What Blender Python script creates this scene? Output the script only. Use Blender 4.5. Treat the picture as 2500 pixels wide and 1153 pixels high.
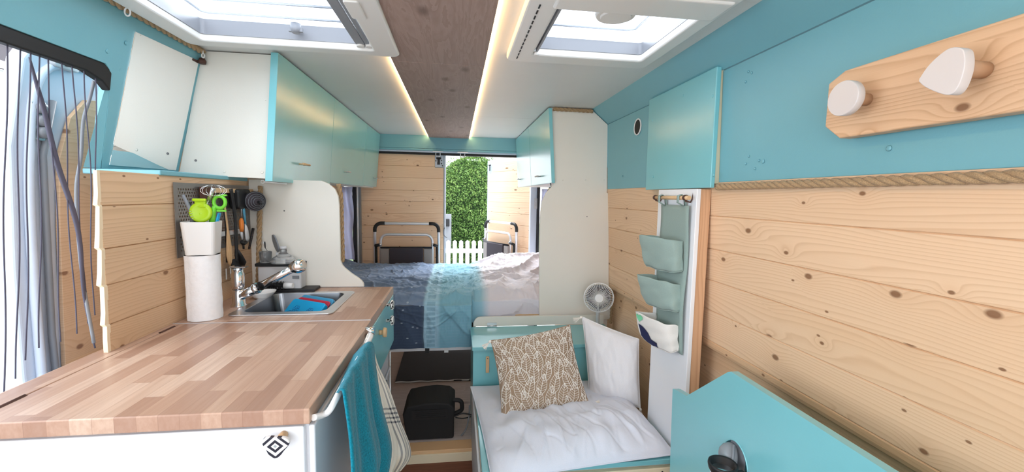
import bpy, bmesh, math, random
from math import sin, cos, pi, radians
from mathutils import Vector, Matrix, noise

for o in list(bpy.data.objects): bpy.data.objects.remove(o, do_unlink=True)
random.seed(7)
SC = bpy.context.scene
COL = SC.collection

# ------------------------------------------------------------------ camera
CZ = 1.31; FPX = 1027.75
YAW, PITCH, ROLL = 0.131798404, 0.0928231966, -0.0180149029
_f = Vector((sin(YAW)*cos(PITCH), cos(YAW)*cos(PITCH), -sin(PITCH)))
_r0 = Vector((cos(YAW), -sin(YAW), 0)); _d0 = _f.cross(_r0)
_r = cos(ROLL)*_r0 + sin(ROLL)*_d0
_d = -sin(ROLL)*_r0 + cos(ROLL)*_d0
camd = bpy.data.cameras.new('camera'); cam = bpy.data.objects.new('camera', camd); COL.objects.link(cam)
camd.sensor_width = 36; camd.lens = FPX/2500*36; camd.clip_start = .02; camd.clip_end = 200
M = Matrix((( _r.x, -_d.x, -_f.x, 0), (_r.y, -_d.y, -_f.y, 0), (_r.z, -_d.z, -_f.z, CZ), (0, 0, 0, 1)))
cam.matrix_world = M
SC.camera = cam

def at(u, v, X=None, Y=None, Z=None):
    """the place in the van that was measured at photo point (u,v) on a known plane"""
    d = _r*((u-1250)/FPX) + _d*((v-576.5)/FPX) + _f
    t = X/d.x if X is not None else Y/d.y if Y is not None else (Z-CZ)/d.z
    return Vector((d.x*t, d.y*t, d.z*t+CZ))

# ------------------------------------------------------------------ world, light, exposure
w = bpy.data.worlds.new('overcast sky'); SC.world = w; w.use_nodes = True
wn = w.node_tree; wn.nodes.clear()
wo = wn.nodes.new('ShaderNodeOutputWorld'); wb = wn.nodes.new('ShaderNodeBackground')
wg = wn.nodes.new('ShaderNodeValToRGB'); wt = wn.nodes.new('ShaderNodeTexCoord'); ws = wn.nodes.new('ShaderNodeSeparateXYZ')
wn.links.new(wt.outputs['Generated'], ws.inputs[0]); wn.links.new(ws.outputs['Z'], wg.inputs[0])
wg.color_ramp.elements[0].position = 0.0; wg.color_ramp.elements[0].color = (.86, .90, .95, 1)
wg.color_ramp.elements[1].position = 1.0; wg.color_ramp.elements[1].color = (.78, .89, 1, 1)
wn.links.new(wg.outputs[0], wb.inputs[0]); wb.inputs[1].default_value = 1.5
wn.links.new(wb.outputs[0], wo.inputs[0])
SC.view_settings.view_transform = 'Standard'; SC.view_settings.look = 'None'
SC.view_settings.gamma = 1; SC.view_settings.use_curve_mapping = False
SC.view_settings.exposure = 1.0

def area(name, loc, rot, sx, sy, power, col):
    l = bpy.data.lights.new(name, 'AREA'); l.shape = 'RECTANGLE'; l.size = sx; l.size_y = sy
    l.energy = power; l.color = col
    o = bpy.data.objects.new(name, l); COL.objects.link(o); o.location = loc; o.rotation_euler = rot
    return o
# daylight entering through the van's openings
area('windscreen_daylight', (0, -1.25, 1.45), (radians(96), 0, 0), 1.7, .9, 4, (1, .97, .94))
area('side_door_daylight', (-1.9, .25, 1.5), (radians(90), 0, radians(-90)), 1.3, 1.5, 17, (.9, .95, 1))
area('rear_sky_daylight', (.3, 5.4, 3.3), (radians(-52), 0, 0), 2.6, 1.4, 260, (.95, .97, 1))
sl = bpy.data.lights.new('veiled_sun', 'SUN'); sl.energy = 1.0; sl.angle = radians(25); sl.color = (1, .96, .9)
so = bpy.data.objects.new('veiled_sun', sl); COL.objects.link(so)
so.rotation_euler = Vector((-.25, .75, -1.0)).to_track_quat('-Z', 'Y').to_euler()
so.location = (0, 0, 6)

# ------------------------------------------------------------------ materials
def lin(c):
    c = c/255.0
    return c/12.92 if c <= .04045 else ((c+.055)/1.055)**2.4
def rgb(r, g, b): return (lin(r), lin(g), lin(b), 1)

class NT:
    def __init__(s, name):
        s.m = bpy.data.materials.new(name); s.m.use_nodes = True
        s.t = s.m.node_tree; s.n = s.t.nodes
        s.b = s.n['Principled BSDF']; s.out = s.n['Material Output']
    def N(s, typ, **kw):
        n = s.n.new(typ)
        for k, v in kw.items(): setattr(n, k, v)
        return n
    def L(s, a, b): s.t.links.new(a, b)
    def math(s, op, a, b=None, c=None):
        n = s.N('ShaderNodeMath', operation=op)
        for i, x in enumerate((a, b, c)):
            if x is None: continue
            if hasattr(x, 'links'): s.L(x, n.inputs[i])
            else: n.inputs[i].default_value = x
        return n.outputs[0]
    def comb(s, x, y, z):
        n = s.N('ShaderNodeCombineXYZ')
        for i, q in enumerate((x, y, z)):
            if hasattr(q, 'links'): s.L(q, n.inputs[i])
            else: n.inputs[i].default_value = q
        return n.outputs[0]
    def pos(s, kind='Object'):
        if kind == 'World':
            g = s.N('ShaderNodeNewGeometry').outputs['Position']
        else: g = s.N('ShaderNodeTexCoord').outputs[kind]
        sp = s.N('ShaderNodeSeparateXYZ'); s.L(g, sp.inputs[0])
        return g, sp.outputs[0], sp.outputs[1], sp.outputs[2]
    def noise(s, vec, scale, detail=3, rough=.55, dist=0):
        n = s.N('ShaderNodeTexNoise'); n.inputs['Scale'].default_value = scale
        n.inputs['Detail'].default_value = detail; n.inputs['Roughness'].default_value = rough
        n.inputs['Distortion'].default_value = dist
        if vec is not None: s.L(vec, n.inputs['Vector'])
        return n.outputs['Fac']
    def ramp(s, fac, stops, interp='LINEAR'):
        n = s.N('ShaderNodeValToRGB'); cr = n.color_ramp; cr.interpolation = interp
        while len(cr.elements) < len(stops): cr.elements.new(.5)
        for e, (p, c) in zip(cr.elements, stops):
            e.position = p; e.color = c if len(c) == 4 else (*c, 1)
        s.L(fac, n.inputs[0]); return n.outputs[0]
    def mix(s, fac, a, b, blend='MIX'):
        n = s.N('ShaderNodeMix', data_type='RGBA', blend_type=blend)
        for i, x in ((0, fac), (6, a), (7, b)):
            if hasattr(x, 'links'): s.L(x, n.inputs[i])
            else: n.inputs[i].default_value = x
        return n.outputs[2]
    def bump(s, h, strength=.2, dist=.002):
        n = s.N('ShaderNodeBump'); n.inputs['Strength'].default_value = strength; n.inputs['Distance'].default_value = dist
        s.L(h, n.inputs['Height']); s.L(n.outputs[0], s.b.inputs['Normal'])
    def color(s, c):
        if hasattr(c, 'links'): s.L(c, s.b.inputs['Base Color'])
        else: s.b.inputs['Base Color'].default_value = c
    def set(s, **k):
        for a, v in k.items(): s.b.inputs[a.replace('_', ' ')].default_value = v

def paint(name, c, rough=.45, var=.05, bump=.12, scale=30, spec=.5):
    t = NT(name); g, *_ = t.pos('World')
    n = t.noise(g, 3, 4)
    dark = tuple(x*(1-var) for x in c[:3])+(1,); light = tuple(min(1, x*(1+var)) for x in c[:3])+(1,)
    t.color(t.ramp(n, [(.3, dark), (.7, light)]))
    t.set(Roughness=rough, Specular_IOR_Level=spec)
    if bump: t.bump(t.noise(g, scale*8, 4), bump, .0015)
    return t.m
def plain(name, c, rough=.5, metal=0, **k):
    t = NT(name); t.color(c); t.set(Roughness=rough, Metallic=metal, **k); return t.m
def fabric(name, c, scale=900, rough=.9, bump=.3, var=.08):
    t = NT(name); g, *_ = t.pos('Object')
    n = t.noise(g, scale, 2)
    a = tuple(x*(1-var) for x in c[:3])+(1,); b = tuple(min(1, x*(1+var)) for x in c[:3])+(1,)
    t.color(t.ramp(n, [(.3, a), (.7, b)])); t.set(Roughness=rough, Specular_IOR_Level=.15)
    t.b.inputs['Sheen Weight'].default_value = .15
    t.bump(n, bump, .001); return t.m

def pine(name, along='Y', across='Z', zoff=0, pitch=.115, base=(226, 190, 148), dark=(198, 152, 108), knot=(120, 78, 48), kscale=1.0, rough=.5, seed=0, plank=True, knots=.7):
    t = NT(name); g, x, y, z = t.pos('World'); ax = {'X': x, 'Y': y, 'Z': z}
    u, v = ax[along], ax[across]
    v = t.math('SUBTRACT', v, zoff)
    pid = t.math('FLOOR', t.math('DIVIDE', v, pitch)) if plank else t.math('MULTIPLY', v, 0)
    wn_ = t.N('ShaderNodeTexWhiteNoise', noise_dimensions='1D'); t.L(t.math('ADD', pid, seed+.37), wn_.inputs['W'])
    rnd = wn_.outputs['Value']
    us = t.math('ADD', u, t.math('MULTIPLY', rnd, 17.0))
    vs = t.math('ADD', v, t.math('MULTIPLY', rnd, 3.0))
    # knots
    vk = t.comb(t.math('MULTIPLY', us, 5.2*kscale), t.math('MULTIPLY', vs, 8.2*kscale), seed)
    vor = t.N('ShaderNodeTexVoronoi', voronoi_dimensions='2D'); vor.inputs['Scale'].default_value = 1.0; vor.inputs['Randomness'].default_value = .9
    t.L(vk, vor.inputs['Vector'])
    sc = t.N('ShaderNodeSeparateColor'); t.L(vor.outputs['Color'], sc.inputs[0])
    # undo the stretch so that knots are round: distance in cell space is elliptical, cross term weighted
    keep = t.math('GREATER_THAN', sc.outputs[0], 1-knots*.55)
    size = t.math('ADD', t.math('MULTIPLY', sc.outputs[1], .065), .03)
    dist = t.math('DIVIDE', vor.outputs['Distance'], size)
    kmask = t.math('MULTIPLY', keep, t.ramp(dist, [(.55, (1, 1, 1)), (1.0, (0, 0, 0))]))
    halo = t.math('MULTIPLY', keep, t.math('POWER', 2.718, t.math('MULTIPLY', t.math('MULTIPLY', dist, dist), -.10)))
    # grain
    lowv = t.comb(t.math('MULTIPLY', us, .9), t.math('MULTIPLY', vs, 7.0), seed*1.3)
    low = t.noise(lowv, 1.0, 2, .45)
    ring = t.math('ADD', t.math('MULTIPLY', low, 16.0), t.math('MULTIPLY', vs, 85.0))
    ring = t.math('ADD', ring, t.math('MULTIPLY', halo, 2.2))
    fr = t.math('FRACT', ring)
    line = t.ramp(fr, [(0, (0, 0, 0)), (.55, (.25,)*3), (.88, (1, 1, 1)), (1, (0, 0, 0))])
    v2 = t.N('ShaderNodeTexVoronoi', voronoi_dimensions='2D'); v2.inputs['Scale'].default_value = 1; t.L(t.comb(t.math('MULTIPLY', us, 9), t.math('MULTIPLY', vs, 17), seed), v2.inputs['Vector'])
    s2 = t.N('ShaderNodeSeparateColor'); t.L(v2.outputs['Color'], s2.inputs[0])
    small = t.math('MULTIPLY', t.math('GREATER_THAN', s2.outputs[0], 1-knots*.22), t.ramp(v2.outputs['Distance'], [(.035, (1, 1, 1)), (.06, (0, 0, 0))]))
    kmask = t.math('MAXIMUM', kmask, small)
    fine = t.noise(t.comb(t.math('MULTIPLY', us, 6), t.math('MULTIPLY', vs, 420), 0), 1.0, 3)
    B = rgb(*base); D = rgb(*dark); K = rgb(*knot)
    L_ = tuple(min(1, c*1.10) for c in B[:3])+(1,)
    tone = t.ramp(t.math('ADD', t.math('MULTIPLY', t.noise(lowv, .7, 2), .7), t.math('MULTIPLY', rnd, .3)), [(.2, rgb(base[0]-9, base[1]-15, base[2]-20)), (.5, B), (.8, L_)])
    c = t.mix(t.math('MULTIPLY', line, .5), tone, D)
    c = t.mix(t.math('MULTIPLY', fine, .22), c, D)
    c = t.mix(t.math('MULTIPLY', halo, .18), c, D)
    c = t.mix(t.math('MULTIPLY', kmask, .85), c, K)
    t.color(c); t.set(Roughness=rough, Specular_IOR_Level=.35)
    t.bump(t.math('ADD', line, fine), .08, .001)
    return t.m

def butcher(name):
    t = NT(name); g, x, y, z = t.pos('World')
    stave = t.math('FLOOR', t.math('DIVIDE', x, .036))
    w1 = t.N('ShaderNodeTexWhiteNoise', noise_dimensions='1D'); t.L(stave, w1.inputs['W'])
    yy = t.math('ADD', t.math('DIVIDE', y, .30), t.math('MULTIPLY', w1.outputs['Value'], 7.3))
    blk = t.math('FLOOR', yy)
    w2 = t.N('ShaderNodeTexWhiteNoise', noise_dimensions='2D'); t.L(t.comb(stave, blk, 0), w2.inputs['Vector'])
    tone = t.ramp(w2.outputs['Value'], [(0, rgb(166, 131, 112)), (.35, rgb(184, 149, 128)), (.7, rgb(197, 164, 142)), (1, rgb(209, 180, 159))])
    off = t.math('MULTIPLY', w2.outputs['Value'], 9.0)
    gr = t.noise(t.comb(t.math('MULTIPLY', x, 110), t.math('MULTIPLY', t.math('ADD', y, off), 5), t.math('MULTIPLY', z, 60)), 1.0, 4, .6, .3)
    c = t.mix(t.math('MULTIPLY', t.ramp(gr, [(.35, (0, 0, 0)), (.7, (1, 1, 1))]), .35), tone, rgb(150, 106, 80))
    fx = t.math('FRACT', t.math('DIVIDE', x, .036)); e1 = t.math('LESS_THAN', fx, .025)
    e2 = t.math('LESS_THAN', t.math('FRACT', yy), .004)
    c = t.mix(t.math('MULTIPLY', t.math('MAXIMUM', e1, e2), .35), c, rgb(120, 80, 58))
    t.color(c); t.set(Roughness=.33, Specular_IOR_Level=.5); t.bump(gr, .04, .001)
    return t.m

def darkwood(name, c1, c2, along='Y', sc=1.0, rough=.6):
    t = NT(name); g, x, y, z = t.pos('World'); ax = {'X': x, 'Y': y, 'Z': z}
    u = ax[along]; v = x if along == 'Y' else y
    n = t.noise(t.comb(t.math('MULTIPLY', u, 1.6*sc), t.math('MULTIPLY', v, 14*sc), t.math('MULTIPLY', z, 8)), 1.0, 5, .6, 1.2)
    f = t.math('FRACT', t.math('MULTIPLY', n, 7))
    k = t.N('ShaderNodeTexVoronoi', voronoi_dimensions='2D'); k.inputs['Scale'].default_value = 1
    t.L(t.comb(t.math('MULTIPLY', u, 2.6), t.math('MULTIPLY', v, 5), 0), k.inputs['Vector'])
    km = t.ramp(k.outputs['Distance'], [(.03, (1, 1, 1)), (.11, (0, 0, 0))])
    c = t.mix(t.math('MULTIPLY', f, .5), rgb(*c1), rgb(*c2))
    c = t.mix(t.math('MULTIPLY', km, .6), c, tuple(q*.35 for q in rgb(*c2)[:3])+(1,))
    fine = t.noise(t.comb(t.math('MULTIPLY', u, 9), t.math('MULTIPLY', v, 300), 0), 1.0, 2)
    c = t.mix(t.math('MULTIPLY', fine, .25), c, rgb(*c2))
    t.color(c); t.set(Roughness=rough, Specular_IOR_Level=.3); t.bump(fine, .1, .001); return t.m

TEAL = rgb(122, 192, 200)
M_teal = paint('teal_paint', TEAL, .30, .03, .08)
M_teal.node_tree.nodes['Principled BSDF'].inputs['Coat Weight'].default_value = .6
M_teal.node_tree.nodes['Principled BSDF'].inputs['Coat Roughness'].default_value = .22
M_tealwall = paint('teal_wall_paint', rgb(118, 176, 188), .42, .03)
M_white = paint('off_white_paint', rgb(228, 224, 215), .5, .02)
M_ceil = paint('ceiling_white', rgb(226, 225, 222), .42, .02)
M_gloss = paint('white_lacquer', rgb(236, 238, 242), .3, .01, .05)
M_cream = paint('cream_edge', rgb(226, 214, 184), .5, .04)
M_pineR = pine('pine_wall_right', zoff=.794-.115, pitch=.1155, base=(232, 200, 166), dark=(204, 162, 124), seed=3)
M_pineL = pine('pine_wall_left', zoff=.969-.0995*3, pitch=.0995, base=(220, 188, 154), dark=(190, 150, 114), seed=8)
M_pineD = pine('pine_rear_doors', along='X', zoff=.822-.1065*4, pitch=.1065, base=(244, 212, 180), dark=(216, 172, 134), seed=5, kscale=1.1)
M_pineB = pine('pine_board', zoff=0, plank=False, base=(228, 192, 156), dark=(188, 140, 100), seed=12, kscale=1.3, knots=.5)
M_pineS = pine('pine_stud', along='Z', across='X', plank=False, base=(214, 172, 136), dark=(178, 130, 96), seed=2, knots=.1)
M_pineEdge = plain('raw_pine_edge', rgb(236, 216, 184), .7)
M_butch = butcher('beech_butcher_block')
M_strip = darkwood('stained_plywood', (172, 148, 138), (136, 110, 100))
M_floor = darkwood('dark_wood_floor', (130, 84, 66), (84, 50, 38), along='X')
M_garage = darkwood('grey_wood_floor', (196, 186, 184), (160, 148, 146), along='X')
M_garwall = darkwood('brown_ply', (110, 80, 62), (84, 58, 44), along='Y')
M_black = plain('black_plastic', rgb(22, 22, 25), .5)
M_rubber = plain('black_rubber', rgb(14, 13, 15), .6)
M_mat = fabric('black_mat', rgb(30, 30, 36), 300)
M_blackmat = plain('matt_black', rgb(20, 20, 22), .75)
M_chrome = plain('chrome', (.85, .85, .87, 1), .12, 1)
M_steel = plain('brushed_steel', (.62, .63, .65, 1), .28, 1)
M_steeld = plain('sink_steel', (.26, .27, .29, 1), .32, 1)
M_alu = plain('aluminium', (.74, .74, .77, 1), .4, .6)
M_vanmetal = paint('silver_van_paint', rgb(196, 206, 220), .3, .03, .02)
M_grey = plain('grey_plastic', rgb(120, 124, 130), .45)
M_ltgrey = plain('light_grey_plastic', rgb(196, 196, 198), .5)
M_whitepl = plain('white_plastic', rgb(232, 231, 230), .35)
M_hatch = plain('hatch_white_plastic', rgb(232, 230, 226), .3)
M_hatchgrey = plain('hatch_grey_rail', rgb(140, 142, 148), .4)
M_peggy = plain('tan_peg_wood', rgb(184, 146, 114), .6)
M_mirror = plain('mirror_glass', (.93, .94, .94, 1), .01, 1)
M_woodlt = plain('light_beech', rgb(216, 180, 138), .55)
M_woodtan = pine('tan_spoon_wood', along='Z', across='Y', plank=False, base=(206, 170, 128), dark=(176, 136, 96), knots=.0, seed=4)
M_lime = plain('lime_plastic', rgb(170, 208, 20), .35)
M_green = plain('green_plastic', rgb(110, 200, 50), .35)
M_blue = plain('ice_blue_plastic', rgb(24, 160, 214), .35)
M_bluedk = plain('ice_blue_relief', rgb(12, 110, 168), .4)
M_red = plain('red_edge', rgb(190, 50, 70), .4)
M_orange = plain('orange_handle', rgb(214, 120, 40), .4)
M_blueh = plain('blue_handle', rgb(80, 150, 180), .4)
M_ropem = fabric('jute_rope', rgb(170, 142, 108), 500, .95, .8, .25)
M_teal_towel = fabric('teal_terry', rgb(10, 118, 138), 260, 1, 1.0, .3)
M_sage = fabric('sage_canvas', rgb(146, 166, 160), 900, .95, .4, .1)
M_linen = fabric('natural_linen', rgb(226, 223, 218), 900, .95, .4, .06)
M_navy = plain('navy_print', rgb(28, 34, 74), .8)
M_mint = plain('mint_print', rgb(120, 206, 160), .8)
M_cotton = fabric('white_cotton', rgb(222, 226, 238), 500, .9, .15, .03)
M_plaincush = fabric('plain_pale_cushion', rgb(226, 224, 226), 700, .95, .5, .06)
M_taupe = fabric('taupe_cushion', rgb(158, 134, 112), 900, .95, .4, .08)
M_embro = fabric('white_embroidery', rgb(244, 238, 230), 900, .9, .3, .03)
def curtain_mat():
    t = NT('blue_grey_curtain'); t.color(rgb(206, 208, 226)); t.set(Roughness=.8)
    tr = t.N('ShaderNodeBsdfTranslucent'); tr.inputs[0].default_value = rgb(216, 218, 234); m = t.N('ShaderNodeMixShader'); m.inputs[0].default_value = .55
    t.L(t.b.outputs[0], m.inputs[1]); t.L(tr.outputs[0], m.inputs[2]); t.L(m.outputs[0], t.out.inputs[0]); return t.m
M_curtain = curtain_mat()
M_paper = fabric('kitchen_paper', rgb(240, 240, 242), 90, .95, .8, .02)
M_knobw = plain('white_ceramic', rgb(216, 210, 208), .35)
M_darkgrey = plain('dark_grey_fabric', rgb(64, 58, 64), .9)
M_beigefab = plain('grey_beige_fabric', rgb(150, 142, 138), .8)
M_brown = plain('dark_brown_wood', rgb(78, 46, 34), .6)
M_cable = plain('cable_black', rgb(26, 26, 30), .5)
M_thread = plain('net_thread', rgb(74, 72, 88), .8)
M_screw = plain('screw_grey', rgb(110, 110, 112), .4, .7)
M_grass = fabric('grass_green', rgb(110, 130, 80), 8, .95, .4, .25)
M_stone = paint('paving', rgb(190, 188, 184), .8, .1)
M_render = paint('white_house_render', rgb(196, 198, 210), .8, .02)
M_roof = darkwood('roof_tiles', (84, 74, 78), (52, 46, 50), along='Y', sc=3)
M_fence = paint('white_fence_paint', rgb(236, 238, 238), .6, .02)

def glassy(name, col, trans=1.0, rough=.05, alpha=None):
    t = NT(name); t.color(col); t.set(Roughness=rough, IOR=1.35)
    t.b.inputs['Transmission Weight'].default_value = trans
    return t.m
M_clear = glassy('clear_plastic', (.92, .94, .96, 1), .9, .08)
M_smoke = glassy('smoky_plastic', (.55, .58, .62, 1), .6, .25)

def pane_mat():
    t = NT('frosted_hatch_acrylic'); t.n.remove(t.b)
    tr = t.N('ShaderNodeBsdfTranslucent'); tr.inputs[0].default_value = (.90, .94, 1, 1)
    gl = t.N('ShaderNodeBsdfGlossy'); gl.inputs['Roughness'].default_value = .2; gl.inputs[0].default_value = (.9, .93, 1, 1)
    tp = t.N('ShaderNodeBsdfTransparent'); tp.inputs[0].default_value = (.9, .94, 1, 1)
    m1 = t.N('ShaderNodeMixShader'); m1.inputs[0].default_value = .06; t.L(tr.outputs[0], m1.inputs[1]); t.L(gl.outputs[0], m1.inputs[2])
    m2 = t.N('ShaderNodeMixShader'); m2.inputs[0].default_value = .35; t.L(m1.outputs[0], m2.inputs[1]); t.L(tp.outputs[0], m2.inputs[2])
    t.L(m2.outputs[0], t.out.inputs[0]); return t.m
M_pane = pane_mat()

def net_mat():
    t = NT('sheer_net'); tp = t.N('ShaderNodeBsdfTransparent'); tp.inputs[0].default_value = (.97, .97, .98, 1)
    m = t.N('ShaderNodeMixShader'); m.inputs[0].default_value = .965
    t.color(rgb(200, 205, 220)); t.set(Roughness=.9)
    t.L(t.b.outputs[0], m.inputs[1]); t.L(tp.outputs[0], m.inputs[2]); t.L(m.outputs[0], t.out.inputs[0]); return t.m
M_net = net_mat()

def led_mat():
    t = NT('warm_led'); t.color((1, .75, .4, 1)); t.b.inputs['Emission Color'].default_value = (1, .62, .26, 1)
    t.b.inputs['Emission Strength'].default_value = 13; return t.m
M_led = led_mat()

def peg_mat():
    t = NT('perforated_steel'); g, x, y, z = t.pos('World')
    P = .0125
    row = t.math('FLOOR', t.math('DIVIDE', z, P*.866))
    odd = t.math('MULTIPLY', t.math('MODULO', row, 2.0), .5)
    a = t.math('SUBTRACT', t.math('FRACT', t.math('ADD', t.math('DIVIDE', y, P), odd)), .5)
    b = t.math('MULTIPLY', t.math('SUBTRACT', t.math('FRACT', t.math('DIVIDE', z, P*.866)), .5), .866)
    r = t.math('SQRT', t.math('ADD', t.math('MULTIPLY', a, a), t.math('MULTIPLY', b, b)))
    inside = t.math('LESS_THAN', r, .27)
    iny = t.math('MULTIPLY', t.math('GREATER_THAN', y, 1.445), t.math('LESS_THAN', y, 1.90))
    inz = t.math('MULTIPLY', t.math('GREATER_THAN', z, 1.115), t.math('LESS_THAN', z, 1.322))
    hole = t.math('MULTIPLY', inside, t.math('MULTIPLY', iny, inz))
    t.color(rgb(150, 146, 144)); t.set(Metallic=.85, Roughness=.38)
    tp = t.N('ShaderNodeBsdfTransparent'); m = t.N('ShaderNodeMixShader')
    t.L(hole, m.inputs[0]); t.L(t.b.outputs[0], m.inputs[1]); t.L(tp.outputs[0], m.inputs[2]); t.L(m.outputs[0], t.out.inputs[0]); return t.m
M_peg = peg_mat()

def duvet_mat():
    t = NT('duvet_cover'); g, x, y, z = t.pos('UV')   # u = across in metres, v = along cloth
    wob = t.math('MULTIPLY', t.math('SUBTRACT', t.noise(g, 4, 3), .5), .03)
    xx = t.math('ADD', x, wob)
    # cloth colour bands across the width: navy, pale band, aqua, teal, white
    f = t.math('DIVIDE', t.math('ADD', xx, 1.0), 2.0)
    navy = rgb(116, 138, 170); pale = rgb(158, 196, 216); aqua = rgb(122, 172, 192); white = rgb(220, 216, 224)
    band = t.ramp(f, [(.0, navy), (.405, navy), (.412, pale), (.447, pale), (.455, aqua), (.545, aqua), (.575, rgb(150, 190, 206)), (.60, white)])
    # sewn stitches: fine dashes across the navy part, small squares on the pale band
    rows = t.math('FRACT', t.math('MULTIPLY', t.math('ADD', y, t.math('MULTIPLY', wob, .3)), 46))
    dash = t.math('MULTIPLY', t.math('GREATER_THAN', rows, .72), t.math('GREATER_THAN', t.noise(t.comb(t.math('MULTIPLY', x, 60), t.math('MULTIPLY', y, 46), 0), 1.0, 1), .42))
    dark = t.math('MULTIPLY', dash, t.math('LESS_THAN', y, .31))
    c = t.mix(t.math('MULTIPLY', t.math('MULTIPLY', dark, t.math('LESS_THAN', f, .6)), .2), band, rgb(150, 180, 204))
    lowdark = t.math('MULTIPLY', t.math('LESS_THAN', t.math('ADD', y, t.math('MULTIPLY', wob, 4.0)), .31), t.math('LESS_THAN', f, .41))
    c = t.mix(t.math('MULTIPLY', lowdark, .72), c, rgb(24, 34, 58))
    sq = t.math('MULTIPLY', t.math('GREATER_THAN', t.math('FRACT', t.math('MULTIPLY', y, 30)), .35), t.math('MULTIPLY', t.math('GREATER_THAN', f, .418), t.math('LESS_THAN', f, .441)))
    c = t.mix(t.math('MULTIPLY', sq, .4), c, rgb(92, 140, 168))
    spark = t.N('ShaderNodeTexVoronoi', voronoi_dimensions='2D'); t.L(t.comb(t.math('MULTIPLY', x, 9), t.math('MULTIPLY', y, 16), 0), spark.inputs['Vector']); spark.inputs['Scale'].default_value = 1
    sp = t.math('MULTIPLY', t.math('LESS_THAN', spark.outputs['Distance'], .06), t.math('LESS_THAN', f, .40))
    c = t.mix(t.math('MULTIPLY', sp, .6), c, rgb(190, 205, 220))
    t.color(c); t.set(Roughness=.85, Specular_IOR_Level=.2); t.b.inputs['Sheen Weight'].default_value = .2
    t.bump(t.noise(g, 60, 3), .25, .003)
    return t.m
M_duvet = duvet_mat()

def teatowel_mat():
    t = NT('striped_tea_towel'); g, u, v, _ = t.pos('UV')
    def stripes(c, lo, hi, n):
        s_ = t.math('DIVIDE', t.math('SUBTRACT', c, lo), hi-lo)
        ins = t.math('MULTIPLY', t.math('GREATER_THAN', s_, 0), t.math('LESS_THAN', s_, 1))
        return t.math('MULTIPLY', ins, t.math('GREATER_THAN', t.math('FRACT', t.math('MULTIPLY', s_, n)), .58))
    a = stripes(u, .12, .30, 4); b = stripes(u, .66, .9, 5); c_ = stripes(v, .10, .24, 5); d = stripes(v, .56, .66, 4)
    m = t.math('MAXIMUM', t.math('MAXIMUM', a, b), t.math('MAXIMUM', c_, d))
    m2 = t.math('MULTIPLY', t.math('MAXIMUM', a, b), t.math('MAXIMUM', c_, d))
    fine = t.noise(g, 200, 2)
    col = t.mix(t.math('MULTIPLY', m, .62), rgb(226, 218, 206), rgb(84, 88, 104))
    col = t.mix(t.math('MULTIPLY', m2, .85), col, rgb(22, 26, 48))
    t.color(col); t.set(Roughness=.95, Specular_IOR_Level=.1); t.bump(fine, .5, .001); return t.m
M_tea = teatowel_mat()

def knob_mat():
    t = NT('black_white_ethnic_knob'); g, x, y, z = t.pos('Object')
    r = t.math('ADD', t.math('ABSOLUTE', x), t.math('MULTIPLY', t.math('ABSOLUTE', t.math('SUBTRACT', z, 0)), 1.15))
    wv = t.math('FRACT', t.math('MULTIPLY', r, 68))
    m = t.math('GREATER_THAN', wv, .52)
    c = t.mix(m, rgb(226, 224, 222), rgb(34, 36, 48))
    c = t.mix(t.math('LESS_THAN', r, .0035), c, rgb(150, 158, 160))
    t.color(c); t.set(Roughness=.3); return t.m
M_knobp = knob_mat()
def floral_mat():
    t = NT('black_white_floral_knob'); g, *_ = t.pos('Object')
    v = t.N('ShaderNodeTexVoronoi'); v.inputs['Scale'].default_value = 120; t.L(g, v.inputs['Vector'])
    t.color(t.ramp(v.outputs['Distance'], [(.42, rgb(30, 30, 36)), (.5, rgb(236, 234, 232))])); t.set(Roughness=.3); return t.m
M_knobf = floral_mat()
def leaf_mat():
    t = NT('hedge_leaf'); oi = t.N('ShaderNodeNewGeometry')
    g, x, y, z = t.pos('World')
    n = t.noise(g, 9, 3)
    t.color(t.ramp(n, [(.3, rgb(72, 104, 48)), (.5, rgb(112, 150, 76)), (.72, rgb(172, 198, 112))]))
    t.set(Roughness=.5); t.b.inputs['Subsurface Weight'].default_value = 0
    return t.m
M_leaf = leaf_mat()
M_hedgecore = plain('hedge_shadow_core', rgb(40, 62, 30), .9)

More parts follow.
